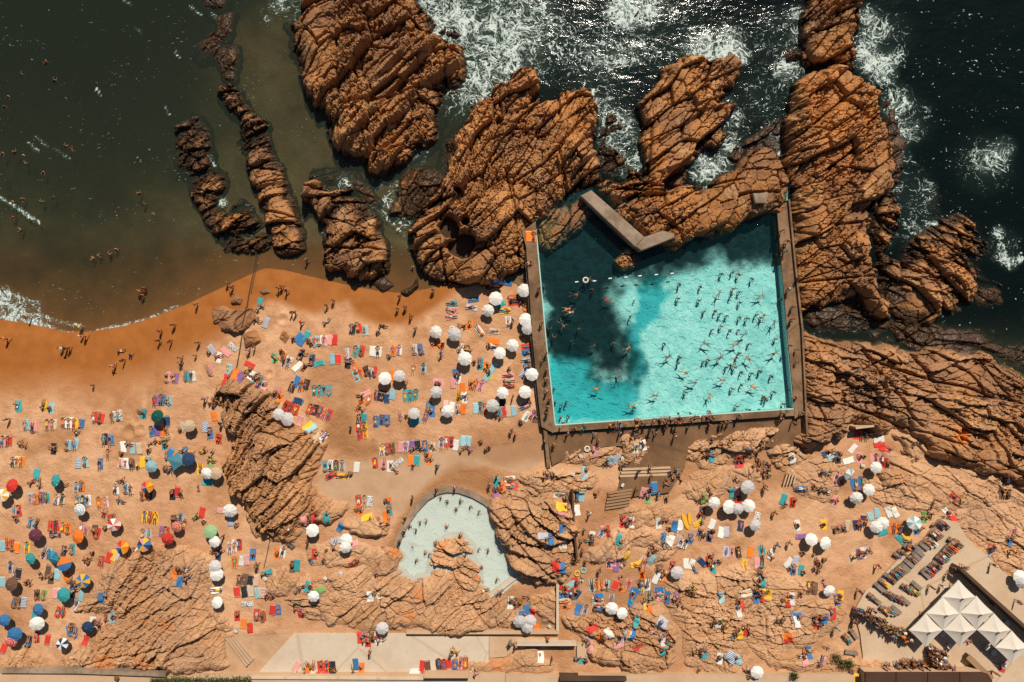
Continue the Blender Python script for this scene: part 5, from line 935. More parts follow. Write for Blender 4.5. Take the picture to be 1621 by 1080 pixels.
     "t 8 250 0 c;b 40 240 0 o;b 70 250 0 r;t 95 260 0 o;b 160 258 0 y;b 265 290 10 l;b 295 295 10 c;s 390 275 0 z;b 435 270 0 t;q 565 290;b 615 345 0 r;t 662 322 10 r;t 690 310 10 y;t 715 300 10 l;q 825 265;q 522 330;q 530 355;b 60 375 0 l;t 108 420 10 k;b 82 425 10 w;q 160 460;q 168 475;q 245 430;q 268 440;t 290 400 20 z;t 343 425 0 c;s 310 442 0 z;s 405 420 0 o;q 425 460;q 440 475;t 10 470 0 c;b 222 550 10 z;b 262 550 10 g;t 330 540 10 p;t 357 540 10 P;b 85 600 10 z;b 112 600 10 z;t 140 595 10 B;s 635 548 0 b;b 465 605 10 l;t 492 555 20 c;s 445 525 0 k;s 450 490 0 b;b 352 655 10 r;b 382 655 10 o;t 210 690 0 t;s 590 720 0 p;s 568 705 0 w;q 600 740;b 422 770 0 b;b 455 780 0 B;s 430 748 0 z;t 525 820 0 r;q 640 690;s 680 680 0 c;b 172 835 0 k;b 222 810 0 r;t 288 822 0 r;t 20 875 20 r;"
     "s 1090 390 0 o;q 1130 380;q 1148 402;g 1165 378 t;s 1125 442 0 b;q 1110 410;q 1145 440;b 1402 258 5 w;b 1430 248 5 w;b 1458 242 5 R;s 1540 295 0 b;b 1430 345 0 o;t 1472 342 0 w;t 1502 335 0 R;u 1565 355;b 1460 460 0 z;b 1492 455 0 z;t 1528 460 0 k;t 1560 460 0 e;t 1445 530 0 r;t 1490 530 0 k;t 1527 525 0 e;t 1570 540 0 c;t 1602 540 0 R;t 1510 605 90 K;s 1450 670 0 r;t 1485 722 0 o;t 1525 752 0 r;g 1440 770 t;b 1565 675 0 z;b 1597 680 0 o;q 715 1065;q 1345 270;q 1310 290;s 1330 302 0 n",
'N': "q 360 20;q 375 45;s 320 75 0 p;s 390 75 0 r;q 345 95;s 455 55 0 t;i 245 138 o;p 215 150 70;t 535 135 20 b;s 650 25 0 o;t 700 72 75 y;q 775 100;t 812 72 0 o;s 830 20 0 t;u 930 75;a 362 155 w;u 335 220;t 510 215 90 l;a 568 215 w;a 565 262 w;t 615 235 60 p;b 225 245 140 z;s 150 288 0 o;b 182 285 20 w;s 375 290 0 r;q 355 335;q 440 280;q 425 330;s 245 368 0 z;t 268 370 0 t;b 620 350 60 r;q 750 410;g 75 450 w;t 90 412 60 t;u 22 370;t 15 465 0 p;t 40 535 0 G;t 75 540 0 R;q 120 555;s 345 482 0 t;q 270 520;q 295 505;a 370 560 w;t 412 515 60 g;s 730 535 0 w;i 775 550 w;q 265 595;q 265 640;s 300 650 0 r;t 122 640 0 r;b 155 640 0 B;b 25 670 0 r;b 62 680 0 r;g 445 445 w;g 540 410 w;a 790 755 l;s 660 800 0 r;s 690 790 0 p;s 705 822 0 r;s 725 800 0 z;s 770 805 0 w;q 775 830;q 740 812;q 680 832;u 715 895;t 270 980 20 p;s 345 985 0 o;q 315 1010;b 370 985 0 e;b 415 980 0 r;b 452 985 0 R;t 490 985 0 k;q 492 1012;t 630 970 0 b;s 665 985 0 o;q 610 1010;t 1035 980 0 r;t 1068 980 0 z;t 990 1010 90 w;b 1135 970 0 K;b 1165 975 0 r;t 1197 965 0 r;b 1235 975 0 B;b 1268 962 5 p;b 1298 960 5 R;u 1225 880;u 1210 905;q 1240 900;u 1360 1030;q 1575 850;q 1608 860;"
     "h 1025 100;h 1063 92;h 1185 125;f 975 255 0;h 1000 150;h 1055 285;h 1078 295;h 1000 330;q 1120 240;q 1262 195;h 1295 230;h 1270 265;h 1300 300;h 1380 265;h 1440 270;h 1400 370;h 1490 450;q 1555 235;q 1410 530;h 1245 15;h 1330 5;h 1380 40;u 895 215;u 925 150;u 1500 530;u 1520 520;h 960 120;s 1580 585 0 w;q 1600 592",
'O': "t 440 35 0 w;t 345 45 90 p;t 340 10 90 y;u 515 50;s 345 105 0 z;t 340 125 0 b;u 485 150;u 445 150;u 465 220;u 475 275;u 495 335;s 530 210 0 z;q 512 220;s 535 185 0 w;s 600 150 0 p;s 622 150 0 r;b 592 168 30 l;s 745 95 0 p;s 720 95 0 r;s 770 95 0 w;q 740 115;t 250 235 20 B;t 275 188 10 b;t 225 165 90 l;s 360 210 0 w;t 345 228 40 e;q 392 210;t 690 205 10 t;s 425 330 0 z;q 420 350;s 310 350 0 r;s 340 350 0 b;t 298 345 0 r;i 440 422 y;i 478 403 c;q 470 450;t 365 510 90 r;t 400 490 60 c;s 432 470 0 r;q 440 525;t 440 545 30 n;s 400 540 0 z;t 360 552 90 b;b 365 588 90 e;b 370 622 100 o;t 445 635 20 b;b 490 640 10 l;b 530 490 0 c;b 560 490 0 y;b 590 490 0 o;b 620 490 0 c;u 575 400;t 572 556 90 b;b 565 582 90 w;b 565 608 90 w;b 565 638 90 k;q 705 440;t 672 490 10 r;s 710 495 0 o;s 635 352 0 p;t 645 362 90 p;t 677 378 0 v;q 720 340;q 722 365;t 740 310 20 y;t 800 365 70 y;b 835 350 30 e;b 862 345 30 P;t 892 335 40 c;u 890 270;q 910 270;q 905 250;t 985 218 10 w;s 965 190 0 b;t 1005 215 10 w;t 1035 130 10 b;t 1072 125 15 w;q 1190 50;q 1208 92 y;s 1200 35 0 z;t 1180 115 70 y;s 940 105 0 w;q 975 90;q 990 97;"
     "b 1072 218 20 W;b 1097 235 20 w;s 1130 200 0 b;q 1120 205;q 1190 165;q 1202 190;q 1215 172;t 1265 120 20 w;s 1250 185 0 n;t 1320 170 10 w;t 1352 165 10 l;b 1440 130 10 n;a 1530 125 l;t 1540 78 10 W;s 1020 370 0 r;a 1052 415 l;t 1105 360 0 w;t 1140 365 10 w;p 1155 392 150;t 1202 350 320 n;q 1265 325;q 1250 352;q 1290 345;q 1312 355;s 1270 372 0 t;s 1238 340 0 r;q 1260 300;b 1350 285 10 l;b 1385 285 10 p;b 1425 290 0 k;t 1500 290 10 o;b 1465 365 0 y;t 1540 355 0 p;b 1570 282 0 t;b 1565 355 0 K;b 755 485 10 P;s 785 530 0 b;t 792 540 40 b;s 840 418 0 o;s 825 480 0 z;b 840 505 20 c;s 872 480 0 w;b 770 580 10 B;s 853 592 0 y;s 882 562 0 g;s 868 604 0 o;s 940 390 0 z;t 922 448 20 w;b 957 430 20 w;s 972 425 0 o;s 940 548 0 p;t 940 518 80 b;s 990 552 0 b;q 1030 570;q 1042 585;q 1062 588;q 1050 605;s 1048 560 0 v;q 880 585;a 650 635 w;a 718 665 w;b 650 578 0 W;s 792 688 0 t;s 520 730 60 r;t 580 785 0 o;t 627 765 150 w;b 722 785 20 c;b 748 785 20 w;t 772 780 20 b;s 700 802 0 l;t 688 838 90 p;b 805 852 60 R;p 900 770 70;q 868 768;s 960 802 0 w;q 985 830;q 1005 850;q 1000 818;s 965 875 0 t;t 945 705 40 l;"
     "q 1130 510;q 1155 500;q 1125 532;s 1310 548 0 c;b 1465 530 80 w;s 1530 552 0 b;s 1545 530 0 r;s 1572 525 0 y;s 1435 598 0 r;s 1422 628 0 w;s 1560 450 0 t;q 1565 430;q 1275 730;q 1292 720;q 1320 708;q 1342 740;q 1330 722;s 1290 700 0 w;s 1430 768 0 y;s 1468 752 0 r;q 1492 768;q 1400 800;q 1195 880;s 1208 892 0 t;q 1188 902;s 1305 922 0 w;t 1372 920 30 B;s 1420 930 0 c;q 1490 1030;a 1540 1025 w;q 1475 1010;u 1185 1010;q 1150 905;s 30 590 0 w;s 62 592 0 z;q 92 600;q 135 560;a 90 720 l;a 150 710 l;a 130 745 l;t 165 660 0 r;t 130 645 0 b;t 100 672 0 b;t 190 757 0 o;g 270 740 t;u 258 820;u 30 840;u 65 850;q 480 850;q 500 862;s 490 830 0 w;s 520 850 0 p;s 460 930 0 t;q 490 940;q 440 930;u 285 940;s 215 915 0 w",
'Q': "u 105 45;s 250 120 0 w;q 240 130;q 165 0;s 410 115 0 y;q 480 140;q 500 135;q 470 152;q 515 150;t 552 130 20 e;s 612 120 0 n;b 632 118 10 r;b 658 100 10 n;t 700 75 150 c;t 740 55 170 c;a 725 135 w;a 765 110 w;t 772 172 60 t;t 810 50 150 w;t 850 50 160 w;b 832 142 10 o;b 865 145 0 o;q 880 140;a 960 110 C;q 1000 130;s 985 142 0 b;s 1030 70 0 g;q 1050 40;q 1062 60;t 880 212 330 t;t 915 200 340 y;t 1198 80 320 r;q 1165 40;t 1170 52 320 w;a 330 210 w;a 420 235 w;t 272 195 90 v;u 120 245;u 195 230;q 285 290;q 345 300;q 362 350;q 382 350;q 400 330;q 350 382;q 375 392;t 85 302 30 w;t 190 355 40 w;t 235 345 10 l;b 220 395 10 b;t 268 400 5 t;q 20 420;q 32 442;s 652 290 0 w;q 690 280;s 630 297 0 v;b 665 288 40 W;s 595 315 0 e;u 735 370;b 312 500 10 z;b 342 505 10 z;q 260 540;q 265 562;s 200 555 0 w;q 155 580;s 168 578 0 r;b 410 490 160 p;a 442 530 w;s 490 570 0 b;s 505 548 0 y;q 492 592;s 15 540 0 r;s 60 528 0 y;u 620 525;t 230 665 80 b;t 225 702 0 w;q 120 700;q 145 690;q 350 685;s 380 690 0 n;s 410 680 0 b;s 355 708 0 r;s 452 650 0 r;q 370 732;t 170 788 70 o;t 175 815 70 r;u 480 750;"
     "C 700 562 310;c 720 578 310;C 770 475 310 y;c 800 440 310;C 815 450 310;c 840 425 310;c 740 500 310;c 862 408 310;C 880 392 310;c 900 378 310;c 922 355 310;c 944 330 310;c 966 310 310;c 984 288 310;C 870 320 310;C 895 300 310;c 930 270 310;c 950 265 310;c 978 265 310;c 1012 248 310;C 1036 232 310 w;C 1062 224 310 w;c 1080 185 310;c 1100 172 310;C 1112 120 310;C 1140 118 310;"
     "c 1022 420 310;C 1040 405 310 r;C 1068 385 310;C 1092 365 310;c 1112 330 310;C 1130 312 310 t;C 1150 290 310;C 1166 272 310;C 1184 256 310 o;C 1202 240 310;c 1190 222 310;C 1222 232 310;C 905 505 310 o;C 928 515 310;C 952 522 310 g;c 968 490 310;C 800 545 310;C 824 556 310;C 848 568 310;c 872 578 310;c 898 582 310;C 772 640 310 p;C 796 645 310 e;C 820 650 310;c 844 638 310;"
     "C 548 818 320;c 590 790 320;c 575 905 100;u 1165 420;u 1060 500;u 1130 495;u 1195 490;q 1250 385;q 1272 380;q 1240 402;u 1195 385;u 1555 280;s 1430 270 0 r;t 1432 288 30 l;q 1440 260;u 1440 365;s 1550 212 0 b;b 1558 180 30 p;a 1605 440 w;a 1612 475 l;u 1590 590;u 285 900 0;s 312 890 0 b;s 280 932 0 p;b 385 945 20 p;q 425 870;s 585 1040 0 y;s 1490 980 0 r;u 1450 1025;"
     "u 600 640;u 618 652;u 635 645;u 640 668;u 655 660;u 668 682;u 680 672;u 690 700;u 705 640;u 712 712;u 722 700;u 735 728;u 600 700;u 760 735;u 772 752;u 788 742;u 795 765;u 806 748;u 820 770;u 812 790;u 830 755;u 842 785;u 856 772;u 868 790;u 880 768;u 888 800;u 902 785;u 918 808;u 895 822;u 760 700;u 930 790;"
     "q 870 985;q 885 970;q 900 992;q 918 975;q 935 965;q 950 985;q 965 968;q 980 990;q 1000 970;q 785 985;q 800 1000;q 838 992;q 1020 985;u 1045 880;u 1060 895;u 1072 878;u 1085 900;u 1100 915;u 1120 920;u 1050 930;u 1075 945;u 1140 900;q 1060 970;q 1080 985;q 1100 970;q 1120 990;q 1140 975;u 1095 955;q 1175 1005;q 1195 1000;q 1130 930;q 1285 830;q 1430 600;q 1450 610;q 1000 690",
}
PAL = dict(w=('white', (.70, .655, .57)), k=('black', (.028, .027, .03)), r=('red', (.60, .045, .03)), o=('orange', (.80, .19, .025)), y=('yellow', (.78, .42, .035)), b=('blue', (.045, .17, .36)),
           n=('navy', (.025, .05, .11)), t=('teal', (.045, .32, .33)), c=('pale blue', (.28, .47, .49)), g=('green', (.17, .33, .11)), p=('pink', (.66, .28, .25)), v=('violet', (.25, .115, .26)),
           l=('lilac grey', (.44, .42, .46)), e=('beige', (.56, .42, .28)), z=('brown', (.15, .08, .05)))
STR = dict(B='b', R='r', T='t', G='g', K='k', P='p', O='o', W='w')
def cname(c): return PAL[c][0] if c in PAL else PAL[STR[c]][0] + (' patterned' if c in 'KW' else ' striped')
def towel_mat(name, kind):
    m = NT(name); P = m.pos(); oi = m.n('ShaderNodeObjectInfo'); base = oi.outputs['Color']; rnd = oi.outputs['Random']
    n = m.noise(P, 30, 2); w = m.noise(P, 3, 3)
    sep = m.n('ShaderNodeSeparateXYZ'); m.set(sep.inputs[0], P)
    white = (.66, .61, .53, 1)
    if kind == 'plain':
        e = m.math('ABSOLUTE', sep.outputs[1]); band = m.ss(m.math('ABSOLUTE', m.math('SUBTRACT', e, .74)), .05, .03)
        col = m.mix(m.math('MULTIPLY', band, m.ss(rnd, .45, .5)), base, m.mix(.5, base, white))
    elif kind == 'stripe':
        s = m.math('ADD', m.math('MULTIPLY', sep.outputs[0], m.ss(rnd, .4, .6, 46, 0)), m.math('MULTIPLY', sep.outputs[1], m.ss(rnd, .4, .6, 0, 26)))
        col = m.mix(m.ss(m.math('SINE', s), -.25, .25), base, white)
    else:
        v = m.vor(P, 5.5); v2 = m.noise(P, 5, 2)
        col = m.mix(m.ss(v, .30, .36), base, white); col = m.mix(m.ss(v2, .58, .62), col, (.05, .06, .09, 1))
    col = m.mix(m.ss(n, .4, .7, 0, .2), col, m.mix(.5, col, (.1, .08, .06, 1)))
    return m.done(m.bsdf(col, .95, m.bump(w, .4, .06), .1))
M_TW = {k: towel_mat('towel_' + k, k) for k in ('plain', 'stripe', 'print')}
def set_color(o, c, jit=0.0):
    r = random.Random(hash((round(o.location.x, 2), round(o.location.y, 2), o.name[:4]))) if jit else None
    k = 1 + (random.uniform(-jit, jit) if jit else 0)
    o.color = (min(c[0] * k, 1), min(c[1] * k, 1), min(c[2] * k, 1), 1)
def towel(x, y, rot, col, sx=None, sy=None, flat=None, stuff=None):
    sx = sx or random.uniform(.82, 1.0); sy = sy or random.uniform(1.6, 1.85); nx, ny = 7, 12
    if col in 'K': kind = 'print'
    elif col == 'W': kind = 'print'; 
    elif col in STR: kind = 'stripe'
    else: kind = 'plain'
    base = PAL[STR.get(col, col)][1]
    if col == 'W': base = (.40, .36, .40)
    a = -math.radians(rot + random.uniform(-11, 11)); ca, sa = math.cos(a), math.sin(a)
    V = []; ph = random.uniform(0, 6)
    h0 = height(x, y) if flat is None else flat
    Z = np.zeros((ny, nx)); X = np.zeros((ny, nx)); Y = np.zeros((ny, nx))
    for j in range(ny):
        for i in range(nx):
            u = (i / (nx - 1) - .5) * sx; v = (j / (ny - 1) - .5) * sy
            u += .03 * math.sin(v * 4 + ph); v += .03 * math.sin(u * 5 + ph * 2)
            X[j, i] = u; Y[j, i] = v
            Z[j, i] = (height(x + ca * u - sa * v, y + sa * u + ca * v) if flat is None else flat) - h0
    Zp = np.pad(Z, 1, mode='edge'); M = Zp[1:-1, 1:-1]
    for dj in (0, 1, 2):
        for di in (0, 1, 2): M = np.maximum(M, Zp[dj:dj + ny, di:di + nx] * .85 + Z * .15)
    Z = np.clip(M, -.5, .6) + .022 + .012 * np.sin(X * 9 + ph) * np.sin(Y * 5 + ph)
    me = mesh_np('towel', np.stack([X, Y, Z], -1).reshape(-1, 3), grid_faces(nx, ny), (M_TW[kind],), smooth=True)
    o = link('beach_towel', me, loc=(x, y, h0)); o.rotation_euler = (0, 0, a); set_color(o, base, .15)
    md = o.modifiers.new('thickness', 'SOLIDIFY'); md.thickness = .014; md.offset = 1
    return o
# ---- parasols
_cm = {}
def cloth(c):
    if c not in _cm: _cm[c] = cloth_mat('parasol_cloth_' + (PAL[c][0].replace(' ', '_') if c in PAL else c), EXTRA.get(c) or PAL[c][1], .15)
    return _cm[c]
EXTRA = dict(w=(.84, .81, .74), D=(.012, .085, .06), V=(.13, .035, .06), A=(.30, .47, .24), J=(.62, .58, .55), X=(.42, .48, .53))
PATT = dict(G='D', T='t', M='yorpbn', N='bypn', Y='yw', L=('ring', 'Xw'), V='V', P='pwrw', S=('ring', 'er'), H='A', U='bt', O=('half', 'ob'), Q='by', R=('ring', 'pr'), B='nw', C='wc', l='J')
PNAME = dict(G='dark green', T='teal', M='rainbow coloured', N='blue yellow and pink', Y='yellow and white', L='grey blue ringed', V='dark purple', P='pink and white', S='terracotta striped', H='pale green', U='two tone blue', O='orange and blue', Q='blue and yellow', R='pink swirled', B='navy and white', C='white and pale blue', l='pale grey white', e='cream')
_pm = {}
def parasol_mesh(code):
    if code in _pm: return _pm[code]
    pat = PATT.get(code, code); mode = 'panel'
    if isinstance(pat, tuple): mode, pat = pat
    mats = [cloth(c) for c in pat]; bm = bmesh.new(); NP, SUB, NR = 8, 4, 6; N = NP * SUB
    rows = []
    for s in range(1, NR + 1):
        t = s / NR; row = []
        for k in range(N):
            a = 2 * math.pi * k / N; f = (k % SUB) / SUB; sag = math.sin(math.pi * f)
            r = t * 1.04 * (1 - .055 * sag * t); z = 2.08 - .34 * t ** 1.35 - .05 * sag * t
            row.append(bm.verts.new((r * math.cos(a), r * math.sin(a), z)))
        rows.append(row)
    top = bm.verts.new((0, 0, 2.09))
    def mi(k, s):
        if mode == 'panel': return (k // SUB) % len(pat)
        if mode == 'ring': return s % 2
        return 0 if (k // (N // 2)) == 0 else 1
    for k in range(N):
        f = bm.faces.new((top, rows[0][k], rows[0][(k + 1) % N])); f.material_index = mi(k, 0)
        for s in range(NR - 1):
            f = bm.faces.new((rows[s][k], rows[s + 1][k], rows[s + 1][(k + 1) % N], rows[s][(k + 1) % N])); f.material_index = mi(k, s + 1)
    low = [bm.verts.new((v.co.x * 1.005, v.co.y * 1.005, v.co.z - .10 + .02 * math.sin(k * 2))) for k, v in enumerate(rows[-1])]
    for k in range(N):
        f = bm.faces.new((rows[-1][k], low[k], low[(k + 1) % N], rows[-1][(k + 1) % N])); f.material_index = mi(k, NR)
    _pm[code] = bm_mesh('parasol_canopy_' + code, bm, *mats); return _pm[code]
bm = bmesh.new(); add_cyl(bm, (0, 0, -.25), (0, 0, 2.1), .022, seg=8); POLE = bm_mesh('pole', bm, M_STEEL)
bm = bmesh.new(); add_cyl(bm, (0, 0, 2.08), (0, 0, 2.20), .035, .012, 8); FIN = bm_mesh('finial', bm, M_FLOAT)
bm = bmesh.new()
for k in range(8): add_cyl(bm, (.03, 0, 1.75), (.03, 0, 1.75), .01) if False else add_cyl(bm, (.04 * math.cos(k * math.pi / 4), .04 * math.sin(k * math.pi / 4), 2.04), (1.0 * math.cos(k * math.pi / 4), 1.0 * math.sin(k * math.pi / 4), 1.72), .008, seg=4)
RIBS = bm_mesh('ribs', bm, M_STEEL)
TENTRIES = []                                   # everything that needs a label: (object, base phrase, px, py)
def parasol(px, py, code):
    g0 = height(*W(px, py, 3.0)); top = max(g0, 0) + 1.9; x, y = W(px, py, top)
    g = height(x, y)
    rnd = random.Random(int(px * 31 + py * 7))
    o = bpy.data.objects.new('beach_parasol', None); COL.objects.link(o); o.location = (x, y, max(g, 0))
    tilt = rnd.uniform(.04, .3) if code not in 'TC' else .5; az = rnd.uniform(0, 6.28)
    o.rotation_euler = Matrix.Rotation(tilt, 3, Vector((math.cos(az), math.sin(az), 0))).to_euler()
    off = o.rotation_euler.to_matrix() @ Vector((0, 0, 1.9)); o.location = (x - off.x, y - off.y, max(height(x - off.x, y - off.y), 0))
    o.scale = (1, 1, 1); s = rnd.uniform(.86, 1.08)
    for nm, me in (('canopy', parasol_mesh(code)), ('pole', POLE), ('finial', FIN), ('ribs', RIBS)):
        c = link(nm, me, o); c.rotation_euler = (0, 0, rnd.uniform(0, .7) if nm == 'canopy' else 0); c.scale = (s, s, 1) if nm == 'canopy' else (1, 1, 1)
    o['group'] = 'beach parasols'; o['category'] = 'parasol'
    nm = PNAME.get(code) or PAL[code][0]
    TENTRIES.append((o, f'{nm} parasol', px, py)); return o
# ---- other beach things
def make_lounger():
    r = bpy.data.objects.new('sun_lounger', None); COL.objects.link(r)
    fm = simple('lounger_frame', (.21, .155, .115, 1)); mm = simple('lounger_mattress', (.25, .19, .145, 1), .9)
    bm = bmesh.new()
    for s in (-.30, .30): add_box(bm, (s, -.05, .30), (.05, 1.85, .05))
    for y in (-.95, -.3, .3, .85): add_box(bm, (0, y, .295), (.56, .05, .04))
    link('frame', bm_mesh('frame', bm, fm), r)
    for x in (-.30, .30):
        for y in (-.85, .75): bm = bmesh.new(); add_box(bm, (x, y, .14), (.05, .05, .28)); link('leg', bm_mesh('leg', bm, fm), r)
    bm = bmesh.new(); add_box(bm, (0, -.33, .36), (.60, 1.28, .07)); bmesh.ops.bevel(bm, geom=bm.edges[:], offset=.02, segments=2); link('mattress', bm_mesh('mattress', bm, mm), r)
    bm = bmesh.new(); add_box(bm, None, (.60, .68, .07), m4=Matrix.Translation((0, .62, .50)) @ Matrix.Rotation(.42, 4, 'X')); bmesh.ops.bevel(bm, geom=bm.edges[:], offset=.02, segments=2); link('backrest', bm_mesh('backrest', bm, mm), r)
    return r
LOUNGER = make_lounger(); _lused = [False]
def lounger(px, py, rot):
    x, y = W(px, py, 2.0); o = LOUNGER if not _lused[0] else copy_tree(LOUNGER); _lused[0] = True
    o.location = (x, y, height(x, y)); o.rotation_euler = (0, 0, -math.radians(rot + random.uniform(-4, 4))); o['category'] = 'sun lounger'; o['group'] = 'grey loungers of the beach bar'
    return o
def ring_mesh():
    bm = bmesh.new(); R, r, n, k = .38, .11, 20, 8; vs = [[bm.verts.new(((R + r * math.cos(b * 2 * math.pi / k)) * math.cos(a * 2 * math.pi / n), (R + r * math.cos(b * 2 * math.pi / k)) * math.sin(a * 2 * math.pi / n), .11 + r * math.sin(b * 2 * math.pi / k))) for b in range(k)] for a in range(n)]
    for a in range(n):
        for b in range(k): bm.faces.new((vs[a][b], vs[(a + 1) % n][b], vs[(a + 1) % n][(b + 1) % k], vs[a][(b + 1) % k]))
    return bm_mesh('swim_ring', bm, M_SWIM, smooth=True)
RING = ring_mesh()
bm = bmesh.new(); add_box(bm, (0, 0, .17), (.55, .36, .34)); bmesh.ops.bevel(bm, geom=bm.edges[:], offset=.05, segments=2); BAGB = bm_mesh('cooler_body', bm, M_SWIM, smooth=False)
bm = bmesh.new(); add_box(bm, (0, 0, .37), (.58, .39, .07)); bmesh.ops.bevel(bm, geom=bm.edges[:], offset=.02, segments=2); BAGL = bm_mesh('cooler_lid', bm, M_SWIM)
bm = bmesh.new()
for a, b in (((-.26, 0, .3), (-.2, 0, .48)), ((-.2, 0, .48), (.2, 0, .48)), ((.2, 0, .48), (.26, 0, .3))): add_cyl(bm, a, b, .018)
BAGH = bm_mesh('cooler_handle', bm, M_BLACK)
# ---- the survey, read out
people = []; towels = []
SKINS = [(.40, .185, .095), (.33, .145, .07), (.46, .235, .135), (.27, .11, .052), (.38, .17, .085), (.21, .085, .04)]
HAIRS = [((.02, .014, .01), 'dark'), ((.035, .02, .012), 'dark'), ((.09, .045, .02), 'brown'), ((.30, .19, .08), 'fair')]
WEAR = ['k', 'k', 'n', 'b', 'r', 'o', 'w', 'p', 't', 'g', 'y', 'v', 'k', 'n', 'b', 'z']
BIG = {(1372, 920): (1.9, 1.7), (945, 705): (1.7, 1.9), (700, 75): (.8, 1.4), (485, 650): (1.2, 1.6)}
def person_rec(px, py, pose, rot, base, where, lift=0.0, score=1.0):
    people.append(dict(px=px, py=py, pose=pose, rot=rot, base=base, where=where, lift=lift, score=score + random.random() * .04))
for sheet, data in SHEETS.items():
    ox, oy = TILES[sheet]
    for ent in data.replace('\n', '').split(';'):
        f = ent.split(); k = f[0]; zx, zy = float(f[1]), float(f[2]); px, py = ox + zx / 3.857, oy + zy / 3.857
        rot = float(f[3]) if len(f) > 3 and f[3].lstrip('-').isdigit() else None
        col = f[-1] if f[-1][-1].isalpha() else None
        insea = py < 445 - (0 if px < 400 else 0) and px < 700
        if k == 'a': parasol(px, py, col)
        elif k in 'tbs':
            towels.append((px, py, rot or 0, col or 'w', k, BIG.get((int(zx), int(zy)))))
            if k == 't' and sheet in 'KLOQIJN' and random.random() < .3: person_rec(px + random.uniform(-7, 7), py + random.uniform(2, 9), random.choice(['sit', 'sit_hunched']), random.uniform(0, 360), 'sitting', 'the ground', .0, .3)
            if k == 'b': person_rec(px, py, random.choice(['lie_back', 'lie_back', 'lie_knees', 'lie_front', 'lie_front']), (rot or 0) + random.choice([0, 0, 180]), 'lying', cname(col or 'w') + ' towel', .05, 1.0)
            if k == 's': person_rec(px, py, random.choice(['sit', 'sit_hunched']), random.uniform(0, 360), 'sitting', cname(col or 'w') + ' towel', .05, .46)
        elif k == 'p': person_rec(px, py, random.choice(['lie_back', 'lie_front', 'lie_knees']), rot or 0, 'lying', 'the ground', .02, 1.05)
        elif k == 'q': person_rec(px, py, random.choice(['sit', 'sit_hunched', 'sit']), random.uniform(0, 360), 'sitting', 'the ground', .0, .42)
        elif k == 'u': person_rec(px, py, random.choice(['stand', 'walk', 'wave', 'stand', 'walk']), random.uniform(0, 360), 'standing', '', .0, .40 + .75 * math.hypot(px - 810, py - 540) / 970 + (.1 if py < 560 else 0))
        if sheet == 'Q' and k in 'uq' and (590 < zx < 945 and 630 < zy < 830 or zy > 870 and 770 < zx < 1210):
            for _ in range(2): person_rec(px + random.uniform(-4, 4), py + random.uniform(-4.5, 4.5), random.choice(['stand', 'walk', 'stand', 'wave']), random.uniform(0, 360), 'standing', '', .0, .3)
        elif sheet in 'OKL' and k == 'q' and zy > 480 and random.random() < .5: person_rec(px + random.uniform(-9, 9), py + random.uniform(-7, 7), random.choice(['sit', 'sit_hunched']), random.uniform(0, 360), 'sitting', 'the ground', .0, .3)
        if k == 'h': person_rec(px, py, 'bathe', random.uniform(0, 360), 'bathing', '', .0, .34)
        elif k in 'mf': person_rec(px, py, 'swim' if k == 'm' else 'float', rot or 0, 'swimming' if k == 'm' else 'floating', '', .0, 1.2)
        elif k in 'cC':
            if k == 'c' and random.random() < .42: k = 'C'
            o = lounger(px, py, rot)
            occ = ('with a sunbather on it' if k == 'C' else 'empty') if not col else f'with a sunbather and {cname(col)} towel'
            TENTRIES.append((o, ('grey lounger ' + occ) if k == 'C' else 'empty grey lounger', px, py))
            if k == 'C': person_rec(px, py, 'lie_back', rot, 'lying', 'lounger', .385, 1.1)
            if col: towels.append((px, py, rot, col, 'L', (.55, 1.2)))
        elif k == 'i':
            w = PZ if 850 < px < 1245 and py < 660 else None; x, y = W(px, py, PZ); c = col or 'w'
            o = link('swim_ring', RING, loc=(x, y, height(x, y) if w is None else w - .08)); set_color(o, PAL[c][1]); o['category'] = 'swim ring'; TENTRIES.append((o, f'{cname(c)} swim ring', px, py))
        elif k == 'g':
            x, y = W(px, py, 1.8); o = bpy.data.objects.new('cooler_box', None); COL.objects.link(o); o.location = (x, y, height(x, y)); o.rotation_euler = (0, 0, random.uniform(0, 3)); c = col or 'n'
            q = link('body', BAGB, o); set_color(q, PAL[c][1]); q = link('lid', BAGL, o); set_color(q, PAL['w'][1]); link('handle', BAGH, o); o['category'] = 'cooler box'
            TENTRIES.append((o, f'{cname(c)} cooler box', px, py))
